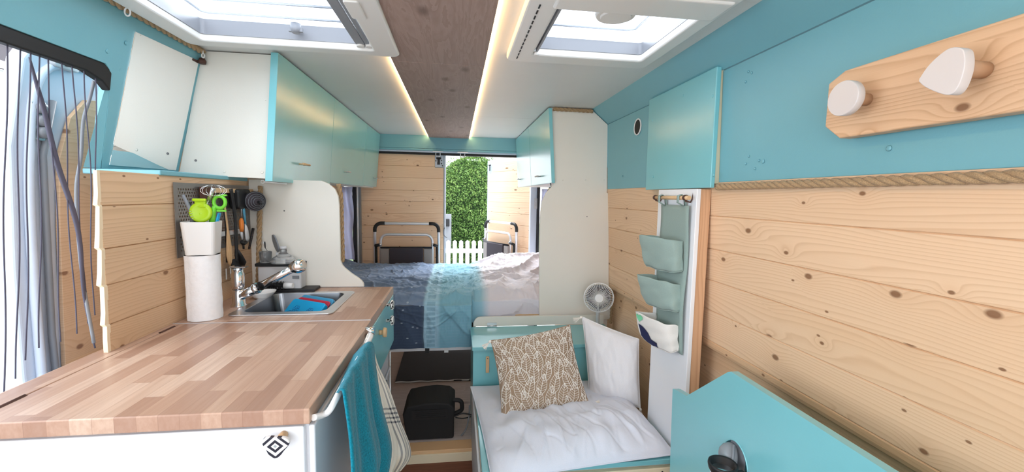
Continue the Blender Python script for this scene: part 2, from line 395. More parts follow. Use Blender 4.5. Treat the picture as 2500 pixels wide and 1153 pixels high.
# ------------------------------------------------------------------ mesh builder
ORG = {}
class MB:
    def __init__(s): s.v = []; s.f = []; s.sm = []; s.uv = {}
    def add(s, vs, fs, smooth=False, uvs=None):
        o = len(s.v); s.v += [Vector(q) for q in vs]
        for i, f in enumerate(fs):
            s.f.append([o+k for k in f]); s.sm.append(smooth)
            if uvs: s.uv[len(s.f)-1] = [uvs[k] for k in f]
        return s
    def box(s, x0, x1, y0, y1, z0, z1):
        vs = [(x, y, z) for x in (x0, x1) for y in (y0, y1) for z in (z0, z1)]
        return s.add(vs, [(0, 1, 3, 2), (4, 6, 7, 5), (0, 4, 5, 1), (2, 3, 7, 6), (0, 2, 6, 4), (1, 5, 7, 3)])
    def prism(s, poly, axis, a, b, smooth=False):
        n = len(poly)
        def mk(p, t): return {'X': (t, p[0], p[1]), 'Y': (p[0], t, p[1]), 'Z': (p[0], p[1], t)}[axis]
        vs = [mk(p, a) for p in poly]+[mk(p, b) for p in poly]
        s.add(vs, [tuple(range(n)), tuple(range(2*n-1, n-1, -1))])
        o = len(s.v)-2*n
        for i in range(n):
            s.f.append([o+i, o+(i+1) % n, o+n+(i+1) % n, o+n+i]); s.sm.append(smooth)
        return s
    def quad3(s, pts, th):
        """slab from four corner points, thickness along its normal"""
        p = [Vector(q) for q in pts]; n = (p[1]-p[0]).cross(p[3]-p[0]).normalized()*th
        vs = p+[q+n for q in p]
        return s.add(vs, [(0, 1, 2, 3), (7, 6, 5, 4), (0, 4, 5, 1), (1, 5, 6, 2), (2, 6, 7, 3), (3, 7, 4, 0)])
    def tube(s, path, r, n=8, cap=True, closed=False, flat=1.0):
        P = [Vector(p) for p in path]; k = len(P)
        R = r if isinstance(r, (list, tuple)) else [r]*k
        T = []
        for i in range(k):
            a = P[i-1] if (i > 0 or closed) else P[i]; b = P[(i+1) % k] if (i < k-1 or closed) else P[i]
            T.append((b-a).normalized())
        up = Vector((0, 0, 1)) if abs(T[0].z) < .9 else Vector((1, 0, 0))
        N = (up-T[0]*up.dot(T[0])).normalized(); vs = []
        for i in range(k):
            N = (N-T[i]*N.dot(T[i])); N = N.normalized() if N.length > 1e-9 else T[i].orthogonal().normalized()
            B = T[i].cross(N)
            for j in range(n):
                a = 2*pi*j/n; vs.append(P[i]+(N*cos(a)*flat+B*sin(a))*R[i])
        fs = []
        for i in range(k-1 if not closed else k):
            for j in range(n):
                a = i*n+j; b = i*n+(j+1) % n; c = ((i+1) % k)*n+(j+1) % n; d = ((i+1) % k)*n+j
                fs.append((a, b, c, d))
        s.add(vs, fs, True)
        if cap and not closed:
            o = len(s.v)-len(vs)
            s.f.append([o+j for j in range(n)][::-1]); s.sm.append(False)
            s.f.append([o+(k-1)*n+j for j in range(n)]); s.sm.append(False)
        return s
    def lathe(s, prof, c=(0, 0, 0), axis=(0, 0, 1), n=24, sy=1.0):
        """prof: (radius, height) along axis from c"""
        c = Vector(c); a = Vector(axis).normalized(); e1 = a.orthogonal().normalized(); e2 = a.cross(e1); vs = []; k = len(prof)
        for r, h in prof:
            for j in range(n):
                t = 2*pi*j/n; vs.append(c+a*h+(e1*cos(t)+e2*sin(t)*sy)*r)
        fs = [(i*n+j, i*n+(j+1) % n, (i+1)*n+(j+1) % n, (i+1)*n+j) for i in range(k-1) for j in range(n)]
        s.add(vs, fs, True); o = len(s.v)-len(vs)
        s.f.append([o+j for j in range(n)][::-1]); s.sm.append(False)
        s.f.append([o+(k-1)*n+j for j in range(n)]); s.sm.append(False)
        return s
    def grid(s, fn, nu, nv, smooth=True, uvfn=None):
        vs = []; uv = []
        for j in range(nv+1):
            for i in range(nu+1):
                u, v = i/nu, j/nv; vs.append(fn(u, v)); uv.append(uvfn(u, v) if uvfn else (u, v))
        fs = [(j*(nu+1)+i, j*(nu+1)+i+1, (j+1)*(nu+1)+i+1, (j+1)*(nu+1)+i) for j in range(nv) for i in range(nu)]
        return s.add(vs, fs, smooth, uv)
    def xf(s, m, start=0):
        for i in range(start, len(s.v)): s.v[i] = m @ s.v[i]
        return s
    def build(s, name, mat, parent=None, bevel=0, solid=0, subsurf=0, recalc=True, offset=-1):
        org = ORG[parent.name] if parent is not None else Vector((0, 0, 0))
        me = bpy.data.meshes.new(name)
        if parent is None:
            # origin at the base centre
            xs = [q.x for q in s.v]; ys = [q.y for q in s.v]; zs = [q.z for q in s.v]
            org = Vector(((min(xs)+max(xs))/2, (min(ys)+max(ys))/2, min(zs)))
        me.from_pydata([tuple(q-org) for q in s.v], [], s.f)
        for p, sm in zip(me.polygons, s.sm): p.use_smooth = sm
        if s.uv:
            ul = me.uv_layers.new(name='UVMap')
            for p in me.polygons:
                u = s.uv.get(p.index)
                if u:
                    for li, q in zip(p.loop_indices, u): ul.data[li].uv = q
        me.materials.append(mat)
        if recalc:
            bm = bmesh.new(); bm.from_mesh(me); bmesh.ops.recalc_face_normals(bm, faces=bm.faces); bm.to_mesh(me); bm.free()
        o = bpy.data.objects.new(name, me); COL.objects.link(o)
        if parent is not None: o.parent = parent; ORG[o.name] = org
        else: o.location = org; ORG[o.name] = org
        if bevel:
            b = o.modifiers.new('bevel', 'BEVEL'); b.width = bevel; b.segments = 3; b.limit_method = 'ANGLE'; b.angle_limit = radians(40)
        if solid:
            b = o.modifiers.new('solid', 'SOLIDIFY'); b.thickness = solid; b.offset = offset
        if subsurf:
            b = o.modifiers.new('sub', 'SUBSURF'); b.levels = subsurf; b.render_levels = subsurf
        return o

def empty(name, loc):
    o = bpy.data.objects.new(name, None); COL.objects.link(o); o.location = loc; o.empty_display_size = .05
    ORG[o.name] = Vector(loc); return o
def tag(o, label, cat, group=None, kind=None):
    o['label'] = label; o['category'] = cat
    if group: o['group'] = group
    if kind: o['kind'] = kind
    return o
def struct(o, label=None, cat=None):
    o['kind'] = 'structure'
    if label: o['label'] = label
    if cat: o['category'] = cat
    return o
def lab(o, l): o['label'] = l; return o
def smoothpath(pts, n=8):
    P = [Vector(p) for p in pts]; out = []
    for i in range(len(P)-1):
        p0 = P[max(i-1, 0)]; p1 = P[i]; p2 = P[i+1]; p3 = P[min(i+2, len(P)-1)]
        for k in range(n):
            t = k/n; out.append(.5*((2*p1)+(-p0+p2)*t+(2*p0-5*p1+4*p2-p3)*t*t+(-p0+3*p1-3*p2+p3)*t**3))
    out.append(P[-1]); return out
def arcpts(cx, cy, r, a0, a1, n=8): return [(cx+r*cos(radians(a0+(a1-a0)*i/n)), cy+r*sin(radians(a0+(a1-a0)*i/n))) for i in range(n+1)]
def rrect(x0, x1, y0, y1, r, n=5):
    return arcpts(x1-r, y1-r, r, 0, 90, n)+arcpts(x0+r, y1-r, r, 90, 180, n)+arcpts(x0+r, y0+r, r, 180, 270, n)+arcpts(x1-r, y0+r, r, 270, 360, n)

def rope(path, r, label, pitch=None):
    """three strand twisted rope"""
    P = [Vector(p) for p in path]; L = [0]
    for a, b in zip(P, P[1:]): L.append(L[-1]+(b-a).length)
    pitch = pitch or r*7; step = pitch/10; n = max(3, int(L[-1]/step)); mb = MB(); C = []
    for i in range(n+1):
        d = L[-1]*i/n; k = max(j for j in range(len(L)) if L[j] <= d+1e-9); k = min(k, len(P)-2)
        C.append((P[k].lerp(P[k+1], (d-L[k])/(L[k+1]-L[k])), (P[k+1]-P[k]).normalized(), d))
    for s_ in range(3):
        pts = []
        for c, T, d in C:
            N = T.orthogonal().normalized(); B = T.cross(N); a = 2*pi*(d/pitch+s_/3)
            pts.append(c+(N*cos(a)+B*sin(a))*r*.5)
        mb.tube(pts, r*.56, 6)
    return tag(mb.build('rope', M_ropem), label, 'rope', None)

# =================================================================== SETTING
def leanX(z): return -.93-.2418*(1.83-z)
ZC = 1.83
# ---- ceiling halves with the two hatch openings
HL = (-.845, -.285, .95, 1.575)    # left hatch opening x0 x1 y0 y1
HR = (.262, .657, 1.09, 1.50)      # right hatch opening
def ceiling_half(x0, x1, h, seam):
    mb = MB(); g = .0015
    for (a, b, c, d) in ((x0, x1, -.55, h[2]), (x0, h[0], h[2], h[3]), (h[1], x1, h[2], h[3]), (x0, x1, h[3], seam-g), (x0, x1, seam+g, 3.82)):
        mb.box(a, b, c, d, ZC, ZC+.04)
    mb.box(x0, x1, seam-g, seam+g, ZC+.003, ZC+.04)
    return mb
struct(ceiling_half(-1.0, -.245, HL, 2.80).build('ceiling', M_ceil))
struct(ceiling_half(.105, .80, HR, 2.82).build('ceiling', M_ceil))
mb = MB(); mb.box(-.25, .11, -.55, 3.82, ZC+.012, ZC+.04); struct(mb.build('ceiling', M_ceil))
# stained plywood strip under the middle of the ceiling
mb = MB()
for a, b in ((-.55, 1.6925), (1.6955, 3.84)): mb.box(-.245, .105, a, b, ZC-.016, ZC-.004)
struct(mb.build('trim_1', M_strip, bevel=.0015), 'stained dark plywood strip along the middle of the ceiling', 'ceiling panel')
for x, lbl in ((-.2485, 'warm glowing light strip along the left edge of the plywood strip'), (.1085, 'warm glowing light strip along the right edge of the plywood strip')):
    mb = MB(); mb.box(x-.002, x+.002, -.5, 3.80, ZC-.010, ZC-.003)
    tag(mb.build('led_strip', M_led), lbl, 'light strip', 'light strips in the ceiling')

# ---- roof hatches
def ring(mb, o, i, z0, z1, rr=.02, ri=.012, n=5):
    """rectangular frame between outer and inner rounded rectangles"""
    a = rrect(*o, rr, n); b = rrect(*i, ri, n); k = len(a)
    vs = [(x, y, z0) for x, y in a]+[(x, y, z0) for x, y in b]+[(x, y, z1) for x, y in a]+[(x, y, z1) for x, y in b]
    fs = []
    for q in range(k):
        r = (q+1) % k
        fs += [(q, r, k+r, k+q), (2*k+q, 3*k+q, 3*k+r, 2*k+r), (q, 2*k+q, 2*k+r, r), (k+q, k+r, 3*k+r, 3*k+q)]
    return mb.add(vs, fs)
wl = empty('window_1', (-.56, 1.3, ZC)); struct(wl, 'large white framed roof hatch left of the plywood strip', 'roof hatch')
mb = MB(); ring(mb, (-.905, -.205, .90, 1.625), (-.84, -.29, .955, 1.57), ZC-.024, ZC+.002, .03); mb.build('frame', M_hatch, wl, bevel=.007)
mb = MB(); ring(mb, (-.85, -.28, .945, 1.58), (-.838, -.292, .957, 1.568), ZC-.002, ZC+.050, .02); mb.build('shaft', M_hatchgrey, wl)
def pane(name, parent, x0, x1, y0, y1, z, ribs, dome=.0):
    mb = MB(); mb.grid(lambda u, v: (x0+(x1-x0)*u, y0+(y1-y0)*v, z+dome*(1-(2*u-1)**4)*(1-(2*v-1)**4)), 16, 16)
    p = mb.build(name, M_pane, parent, recalc=False)
    rb = MB()
    for r in ribs: rb.tube(r, .004, 6)
    rb.build('rib', M_smoke, parent)
pane('pane', wl, -.86, -.27, .93, 1.59, ZC+.046, [[(-.80, 1.0, ZC+.044), (-.80, 1.49, ZC+.044), (-.785, 1.505, ZC+.044), (-.31, 1.505, ZC+.044)], [(-.74, 1.0, ZC+.043), (-.74, 1.38, ZC+.043), (-.72, 1.40, ZC+.043), (-.31, 1.40, ZC+.043)]])
mb = MB(); mb.box(-.345, -.315, .955, 1.565, ZC-.012, ZC+.004); mb.box(-.312, -.298, .955, 1.565, ZC-.012, ZC+.004); mb.build('blind_rail', M_hatchgrey, wl, bevel=.003)
p = at(868, 22, Z=ZC-.02); mb = MB(); mb.prism(rrect(p.x-.02, p.x+.02, p.y-.06, p.y+.05, .008), 'Z', ZC-.028, ZC-.012); mb.build('blind_handle', M_hatch, wl, bevel=.003)
for dx in (-.33, -.30):
    mb = MB(); mb.lathe([(.012, -.018), (.014, -.01), (.014, .004)], (dx, 1.552, ZC), n=14); mb.build('rail_end_cap', M_hatch, wl)
p = at(722, 58, Z=ZC+.035); mb = MB()
mb.lathe([(.012, -.03), (.016, -.02), (.016, 0)], p, n=14); mb.box(p.x-.022, p.x+.022, p.y-.006, p.y+.006, p.z-.026, p.z-.014)
mb.tube([(p.x-.012, p.y+.012, p.z-.012), (p.x-.010, p.y+.034, p.z-.012), (p.x+.010, p.y+.034, p.z-.012), (p.x+.012, p.y+.012, p.z-.012)], .003, 6)
mb.build('latch', M_hatchgrey, wl)

wr = empty('window_2', (.43, 1.3, ZC)); struct(wr, 'square white framed roof hatch right of the plywood strip', 'roof hatch')
mb = MB(); ring(mb, (.175, .705, .98, 1.585), (.262, .655, 1.06, 1.50), ZC-.026, ZC+.002, .03); mb.build('frame', M_hatch, wr, bevel=.009)
mb = MB(); ring(mb, (.250, .662, 1.03, 1.515), (.2645, .6545, 1.05, 1.4985), ZC-.002, ZC+.042, .02); mb.build('shaft', M_hatchgrey, wr)
pane('pane', wr, .24, .68, 1.0, 1.53, ZC+.038, [[(.27, 1.39, ZC+.037), (.555, 1.39, ZC+.037), (.58, 1.375, ZC+.037), (.58, 1.02, ZC+.037)]], .0)
mb = MB(); mb.box(.245, .69, 1.02, 1.125, ZC-.032, ZC+.0); mb.build('blind_cassette', M_hatch, wr, bevel=.006)
mb = MB(); mb.lathe([(.052, -.034), (.058, -.024), (.058, .03)], (.428, 1.155, ZC+.01), n=36); mb.lathe([(.040, -.037), (.044, -.030)], (.428, 1.155, ZC+.008), n=36); mb.build('vent_knob', M_hatch, wr, bevel=0)
mb = MB(); mb.box(.268, .276, 1.05, 1.49, ZC-.020, ZC+.01); mb.build('blind_rail', M_hatchgrey, wr, bevel=.002)
mb = MB()
for i in range(13): mb.box(.2085, .2125, 1.545-.034*i-.022, 1.545-.034*i, ZC-.0275, ZC-.0255)
mb.build('vent_slots', M_rubber, wr)
mb = MB(); mb.lathe([(.008, -.03), (.010, -.018)], (.272, 1.49, ZC), n=12); mb.build('rail_end_cap', M_hatch, wr)

# ---- walls
def wall_strip(pts, th, y0, y1):
    """profile pts (X,z) from top to bottom, thickened outward"""
    sgn = 1 if pts[0][0] > 0 else -1
    return MB().prism(pts+[(x+sgn*th, z) for x, z in reversed(pts)], 'Y', y0, y1)
# right: slant, teal wall panels
struct(wall_strip([(.783, ZC), (.8845, 1.7475)], .03, -.55, 3.8).build('wall_right', M_tealwall, bevel=.001), 'teal slanted panel between ceiling and right wall', 'wall')
struct(wall_strip([(.8875, 1.745), (.897, 1.372)], .012, -.55, 1.36).build('wall_right', M_tealwall, bevel=.0015), 'teal upper right wall panel behind the coat hooks', 'wall')
struct(wall_strip([(.882, 1.745), (.894, 1.366)], .02, 1.86, 2.44).build('wall_right', M_tealwall, bevel=.0015), 'teal upper right wall panel with the finger hole', 'wall')
# screw caps
capR = [(1804, 148), (1827, 175), (1835, 178), (1820, 200), (1828, 382), (1820, 400), (1853, 392), (1863, 394), (1843, 412), (2170, 362)]
wr_near = bpy.data.objects['wall_right.001']; wr_far = bpy.data.objects['wall_right.002']
for i, (u, v) in enumerate(capR):
    z = at(u, v, X=.89).z; X = .8875+(1.745-z)*.0255
    p = at(u, v, X=X-.001); r = .0042 if i not in (7, 9) else .0065
    MB().lathe([(r, 0), (r*.8, .0015), (r*.3, .0022)], p, (-1, 0, 0), n=12).build('screw_cap', M_tealwall, wr_near)
p = at(1520, 430, X=.889); MB().lathe([(.005, 0), (.003, .002)], p, (-1, 0, 0), n=12).build('screw_cap', M_tealwall, wr_far)
p = at(1557, 310, X=.882)
mb = MB(); mb.tube([(p.x-.001, p.y+.038*cos(a), p.z+.038*sin(a)) for a in [2*pi*i/32 for i in range(32)]], .0035, 8, closed=True); lab(mb.build('finger_hole_rim', M_whitepl, wr_far), 'white rimmed round finger hole')
mb = MB(); mb.lathe([(.036, 0), (.036, .0012)], p+Vector((.0, 0, 0)), (-1, 0, 0), n=32); lab(mb.build('finger_hole_shade', M_rubber, wr_far), 'dark disc coloured as the shade inside the finger hole')  # no real opening: a flat black disc carries the shade inside the hole
# planks
def planks(pts_fn, z_top, z_bot, seams, th, y0, y1, groove=.0045, depth=.004, end=None):
    zs = [z_top]
    for s_ in seams: zs += [s_+groove/2, s_, s_-groove/2]
    zs.append(z_bot); zs2 = []
    for z in zs: zs2.append((z, depth if any(abs(z-q) < 1e-9 for q in seams) else 0))
    sg = 1 if pts_fn(z_top) > 0 else -1
    pts = [(pts_fn(z)+sg*d, z) for z, d in zs2]
    if end: pts += end
    return wall_strip(pts, th, y0, y1)
rx = lambda z: .898+(1.37-z)*.055
struct(planks(rx, 1.372, .80, [1.255, 1.136, 1.021, .909, .80][:4], .02, -.55, 2.45, end=[(.9295, .797), (.9335, .794), (.9300, .791), (.9315, .775), (.936, .764), (.946, .757), (.965, .754)]).build('wall_right', M_pineR, None), 'pale knotty pine plank lining of the right wall', 'wall')
struct(MB().box(.965, .985, -.55, 3.8, 0, .80).build('wall_right', M_pineR))
struct(MB().box(.93, .985, 2.45, 3.8, 0, 1.5).build('wall_right', M_pineR))
struct(MB().box(.885, .935, 2.45, 3.8, 1.5, 1.80).build('wall_right', M_tealwall))
# left: leaning teal wall over the side door, column beside the door, plank wall behind the kitchen
mb = MB()
poly = [(-.55, 1.83), (1.75, 1.83), (1.75, 1.372), (1.404, 1.372), (1.377, 1.62), (1.366, 1.648), (1.35, 1.66), (-.55, 1.66)]
n_ = len(poly); vs = [(leanX(z), y, z) for y, z in poly]+[(leanX(z)-.03, y, z) for y, z in poly]
mb.add(vs, [tuple(range(n_)), tuple(range(2*n_-1, n_-1, -1))]+[(i, (i+1) % n_, n_+(i+1) % n_, n_+i) for i in range(n_)])
zc = [1.66, 1.62, 1.56, 1.50, 1.44, 1.372]; ex = [.0, .004, .009, .013, .017, .022]
vs = []
for z_, e_ in zip(zc, ex): vs += [(leanX(z_)-.001, 1.3755+.027*(1.62-z_)/.25, z_), (leanX(z_)-.001, 1.40, z_), (leanX(z_)-e_, 1.370, z_), (leanX(z_)-e_, 1.40, z_)]
fs = []
for i in range(5):
    a = 4*i; b = a+4; fs += [(a, b, b+1, a+1), (a+2, a+3, b+3, b+2), (a, a+2, b+2, b), (a+1, b+1, b+3, a+3)]
mb.add(vs, fs+[(0, 1, 3, 2), (20, 22, 23, 21)])
wl_up = struct(mb.build('wall_left', M_tealwall, bevel=.002), 'teal upper left wall around the side door opening', 'wall')
for u, v in ((262, 125), (308, 105)):
    z0 = at(u, v, X=-.955).z; p = at(u, v, X=leanX(z0)+.001)
    MB().lathe([(.006, 0), (.004, .002)], p, (1, 0, -.24), n=12).build('screw_cap', M_tealwall, wl_up)
mb = MB(); mb.box(-1.07, -.865, 1.375, 1.90, 1.355, 1.370); struct(mb.build('wall_left', M_tealwall, bevel=.003))
struct(planks(lambda z: -.87, 1.357, .60, [1.27, 1.162, 1.07, .969], .008, 1.163, 1.93).build('wall_left', M_pineL), 'pine plank wall behind the kitchen worktop', 'wall')
# raw wavy end of those planks
mb = MB(); zz = [1.357, 1.30, 1.272, 1.268, 1.2, 1.166, 1.16, 1.1, 1.073, 1.067, 1.0, .972, .966, .93, .90]
off = [0, -.002, -.006, .0, -.006, -.010, -.003, -.008, -.012, -.004, -.006, -.010, -.004, -.006, -.006]
vs = []
for z, o_ in zip(zz, off): vs += [(-.869+o_*.2, 1.158+o_*.7, z), (-.869+o_*.2, 1.166, z), (-.878+o_*.4, 1.158+o_*.7, z), (-.878+o_*.4, 1.166, z)]
fs = []
for i in range(len(zz)-1):
    a = 4*i; b = a+4; fs += [(a, a+1, b+1, b), (a+2, b+2, b+3, a+3), (a, b, b+2, a+2), (a+1, a+3, b+3, b+1)]
mb.add(vs, fs); struct(mb.build('trim_2', M_pineEdge), 'pale raw ends of the kitchen wall planks', 'trim')
struct(MB().box(-1.02, -.96, 1.93, 3.8, 0, 1.6).build('wall_left', M_pineL))
struct(MB().box(-1.0, -.94, 1.93, 3.8, 1.6, 1.83).build('wall_left', M_tealwall))
struct(MB().box(-.99, -.90, -.55, 1.2, 0, .85).build('wall_left', M_vanmetal))
# floor
struct(MB().box(-1.0, .98, -.9, 2.035, -.04, 0).build('floor', M_floor), 'dark wood floor of the aisle', 'floor')
struct(MB().box(-1.0, .98, 2.075, 3.85, .02, .06).build('floor', M_garage), 'grey wood floor under the bed', 'floor')
mb = MB(); mb.box(-.30, .085, 1.995, 2.075, .035, .0602); st = struct(mb.build('trim_3', M_woodlt, bevel=.003), 'light wood step edge in front of the under-bed floor', 'step')
mb = MB(); mb.box(-.30, .085, 1.987, 1.995, -.001, .045); mb.build('riser', M_cream, st, bevel=.002)

# ---- rear header beam
hd = empty('trim_4', (-.06, 3.8, 1.68)); struct(hd, 'teal header beam above the rear doors', 'beam')
mb = MB(); mb.box(-.94, .90, 3.80, 3.86, 1.718, ZC); mb.build('beam', M_tealwall, hd, bevel=.002)
mb = MB(); mb.box(-.94, .90, 3.80, 3.87, 1.700, 1.7165); mb.build('lower_batten', M_tealwall, hd, bevel=.002)
mb = MB(); mb.box(-.94, .90, 3.815, 3.885, 1.686, 1.699); mb.build('metal_lip', M_vanmetal, hd)
mb = MB(); mb.box(-.94, .90, 3.835, 3.90, 1.668, 1.686); mb.build('rubber_seal', M_rubber, hd)
for xx, l in ((-.165, ''), (.05, '')):
    mb = MB(); mb.box(xx-.045, xx+.045, 3.795, 3.815, 1.690, 1.697); mb.tube(smoothpath([(xx-.018, 3.806, 1.692), (xx-.018, 3.806, 1.66), (xx-.008, 3.806, 1.651), (xx+.008, 3.806, 1.651), (xx+.018, 3.806, 1.66), (xx+.018, 3.806, 1.692)], 4), .0035, 6)
    mb.build('door_latch_loop', M_alu, hd)

# ---- rear door, nearly closed
def plank_slab(mb, x0, x1, z0, z1, y, th, seams):
    """horizontal board cladding facing -Y with v grooves"""
    prof = [(y, z1)]
    for s_ in [q for q in seams if z0 < q < z1]: prof += [(y, s_+.002), (y+.004, s_), (y, s_-.002)]
    prof += [(y, z0), (y+th, z0), (y+th, z1)]
    return mb.prism(prof, 'X', x0, x1)
DS = [1.567, 1.462, 1.353, 1.254, 1.146, 1.035, .927, .822, .715, .61, .50]
d1 = empty('door_1', (-.45, 3.9, .1)); struct(d1, 'pine clad left rear door standing closed behind the bed', 'rear door')
mb = MB(); plank_slab(mb, -.845, -.195, .35, 1.668, 3.86, .02, DS); plank_slab(mb, -.195, -.118, .35, 1.558, 3.86, .02, DS); mb.build('planks', M_pineD, d1)
mb = MB(); mb.box(-.87, -.098, 3.882, 3.94, .1, 1.685); mb.box(-.116, -.098, 3.864, 3.89, .1, 1.69); mb.build('door_shell', M_vanmetal, d1, bevel=.006)
mb = MB(); mb.box(-.194, -.116, 3.868, 3.883, 1.56, 1.672); mb.build('corner_plate', M_vanmetal, d1, bevel=.002)
mb = MB(); mb.box(-.182, -.140, 3.860, 3.869, 1.632, 1.650); mb.box(-.172, -.150, 3.860, 3.869, 1.60, 1.64); mb.box(-.174, -.150, 3.858, 3.869, 1.585, 1.607)
for a, b in ((-.186, 1.618), (-.136, 1.622), (-.137, 1.595), (-.128, 1.576)): mb.lathe([(.006, 0), (.005, .006)], (a, 3.869, b), (0, -1, 0), n=10)
mb.build('latch', M_black, d1)
mb = MB(); mb.tube(smoothpath([(-.105, 3.86, 1.02), (-.118, 3.85, .99), (-.112, 3.85, .95), (-.085, 3.86, .93)], 5), .004, 6); mb.build('door_handle', M_grey, d1)

# ---- rear door, swung open on the right
TH = radians(61); hx, hy = .735, 3.88
def rdm(): return Matrix.Translation((hx, hy, 0)) @ Matrix.Rotation(-TH, 4, 'Z')
d2 = empty('door_2', (hx, hy, .1)); struct(d2, 'pine clad right rear door swung open outward', 'rear door')
mb = MB(); plank_slab(mb, -.77, -.03, .35, 1.55, -.03, .02, DS); plank_slab(mb, -.70, -.03, 1.55, 1.66, -.03, .02, DS); mb.xf(rdm()); mb.build('planks', M_pineD, d2)
mb = MB(); mb.box(-.79, 0, -.008, .045, .1, 1.69); mb.box(-.79, -.772, -.03, 0, .1, 1.69); mb.box(-.028, 0, -.034, 0, .1, 1.69); mb.xf(rdm()); mb.build('door_shell', M_vanmetal, d2, bevel=.005)
mb = MB(); mb.box(-.745, -.735, -.036, -.03, 1.58, 1.64); mb.box(-.76, -.72, -.036, -.03, 1.635, 1.645); mb.xf(rdm()); mb.build('latch', M_black, d2)
# rear pillars
pl = empty('trim_5', (-.85, 3.8, .06)); struct(pl, 'silver rear pillar with black seal left of the rear doors', 'pillar')
mb = MB(); mb.box(-.855, -.842, 3.775, 3.86, .06, 1.67); mb.tube([(-.848, 3.79, 1.3), (-.853, 3.79, 1.27), (-.846, 3.79, 1.23)], .006, 6); mb.build('pillar', M_alu, pl, bevel=.003)
mb = MB(); mb.box(-.885, -.857, 3.76, 3.80, .06, 1.67); mb.build('rubber_seal', M_rubber, pl)
mb = MB(); mb.box(-.842, -.832, 3.80, 3.86, .06, 1.67); mb.build('inner_trim', M_grey, pl)
pr_ = empty('trim_6', (.73, 3.8, .06)); struct(pr_, 'silver rear pillar with black seal right of the rear doors', 'pillar')
mb = MB(); mb.box(.668, .728, 3.79, 3.86, .06, 1.67); mb.build('pillar', M_vanmetal, pr_, bevel=.006)
mb = MB(); mb.box(.728, .748, 3.76, 3.80, .06, 1.67); mb.build('rubber_seal', M_rubber, pr_)
mb = MB(); mb.box(.700, .730, 3.782, 3.792, 1.205, 1.30); mb.lathe([(.009, 0), (.007, .008)], (.715, 3.782, 1.275), (0, -1, 0), n=12); mb.lathe([(.007, 0), (.006, .008)], (.715, 3.782, 1.235), (0, -1, 0), n=12); mb.build('striker_plate', M_ltgrey, pr_, bevel=.002)

# ---- side (sliding) door, slid back outside, and its opening
d3 = empty('door_3', (-1.17, 1.9, .1)); struct(d3, 'silver sliding side door slid back with pine lined inside', 'sliding door')
outer = [(1.27, .1), (1.255, .8), (1.258, 1.1), (1.275, 1.42), (1.33, 1.66), (1.40, 1.76), (2.5, 1.76), (2.5, .1)]
mb = MB(); mb.prism(outer, 'X', -1.20, -1.155); mb.build('door_shell', M_vanmetal, d3, bevel=.008)
inner = [(1.375, .3), (1.36, .8), (1.378, 1.2), (1.395, 1.40), (1.44, 1.52), (1.50, 1.585), (1.60, 1.60), (2.45, 1.60), (2.45, .3)]
mb = MB(); mb.prism(inner, 'X', -1.152, -1.140); mb.build('planks', M_pineL, d3, bevel=.001)
mb = MB(); mb.tube(smoothpath([(-1.148, 1.30, .2), (-1.146, 1.295, 1.0), (-1.148, 1.315, 1.4), (-1.152, 1.37, 1.62), (-1.155, 1.50, 1.68), (-1.155, 1.8, 1.70)], 6), .011, 8); mb.build('pressed_edge', M_vanmetal, d3)
mb = MB(); mb.tube([(-1.145, 1.345, .2), (-1.143, 1.33, .9), (-1.145, 1.35, 1.4), (-1.150, 1.40, 1.56)], .008, 8); mb.build('inner_seal', M_grey, d3)
p = at(93, 295, X=-1.15); mb = MB(); mb.prism(rrect(p.y-.022, p.y+.022, p.z-.055, p.z+.055, .012), 'X', -1.156, -1.142); mb.build('lock_plate', M_steel, d3, bevel=.002)
mb = MB()
for dz in (-.032, .0, .034): mb.lathe([(.017, 0), (.015, .012), (.006, .016)], (-1.143, p.y, p.z+dz), (1, 0, 0), n=16)
mb.build('lock', M_grey, d3)
p = at(143, 150, X=-1.15); mb = MB(); mb.prism(rrect(p.y-.03, p.y+.05, p.z-.02, p.z+.035, .01), 'X', -1.154, -1.135); mb.build('roller_bracket', M_ltgrey, d3, bevel=.003)
mb = MB(); mb.lathe([(.012, 0), (.014, .01), (.010, .018)], (-1.136, p.y+.006, p.z), (1, 0, 0), n=12); mb.build('roller', M_black, d3)
mb = MB()
mb.prism([(-.55, 1.622), (1.29, 1.624), (1.34, 1.61), (1.366, 1.588), (1.376, 1.64), (1.36, 1.662), (-.55, 1.662)], 'X', -.998, -.975)
struct(mb.build('trim_7', M_rubber, bevel=.004), 'black rubber seal over the side door opening', 'trim')
mb = MB(); mb.tube(smoothpath([(-1.0, 1.345, 1.61), (-1.02, 1.352, 1.56), (-1.03, 1.34, 1.5), (-1.035, 1.33, 1.40), (-1.03, 1.30, 1.30), (-1.0, 1.26, 1.1), (-.96, 1.23, .9)], 6), [.004]*37, 8)
struct(mb.build('trim_8', M_grey), 'crumpled grey rubber edge of the side door opening', 'trim')

# ---- curtain of strings in the side door opening
nt = empty('door_curtain', (-.95, .9, .9)); tag(nt, 'sheer door curtain with dark wavy vertical strings in the side door opening', 'curtain')
mb = MB(); mb.grid(lambda u, v: (-1.005+.003*sin(u*40), .2+1.14*u, .86+.78*v), 60, 10); mb.build('net', M_net, nt)
tops = [18, 50, 75, 97, 118, 150, 175, 205, 232]
bots = [(10, 960), (38, 925), (62, 880), (95, 850), (148, 835), (188, 815), (215, 790), (232, 770), (247, 780)]
mb = MB(); random.seed(3)
for i, (tu, bp) in enumerate(zip(tops, bots)):
    pts = []; ph = random.random()*6
    for k in range(12):
        t_ = k/11; v_ = 104+tu*.28+(bp[1]-104-tu*.28)*t_; u_ = tu+(bp[0]-tu)*t_+9*sin(t_*7+ph)*(t_*(1-t_)*2.6)
        pts.append(at(u_, v_, X=-.985))
    mb.tube(smoothpath(pts, 3), .0016, 5)
mb.build('string', M_thread, nt)
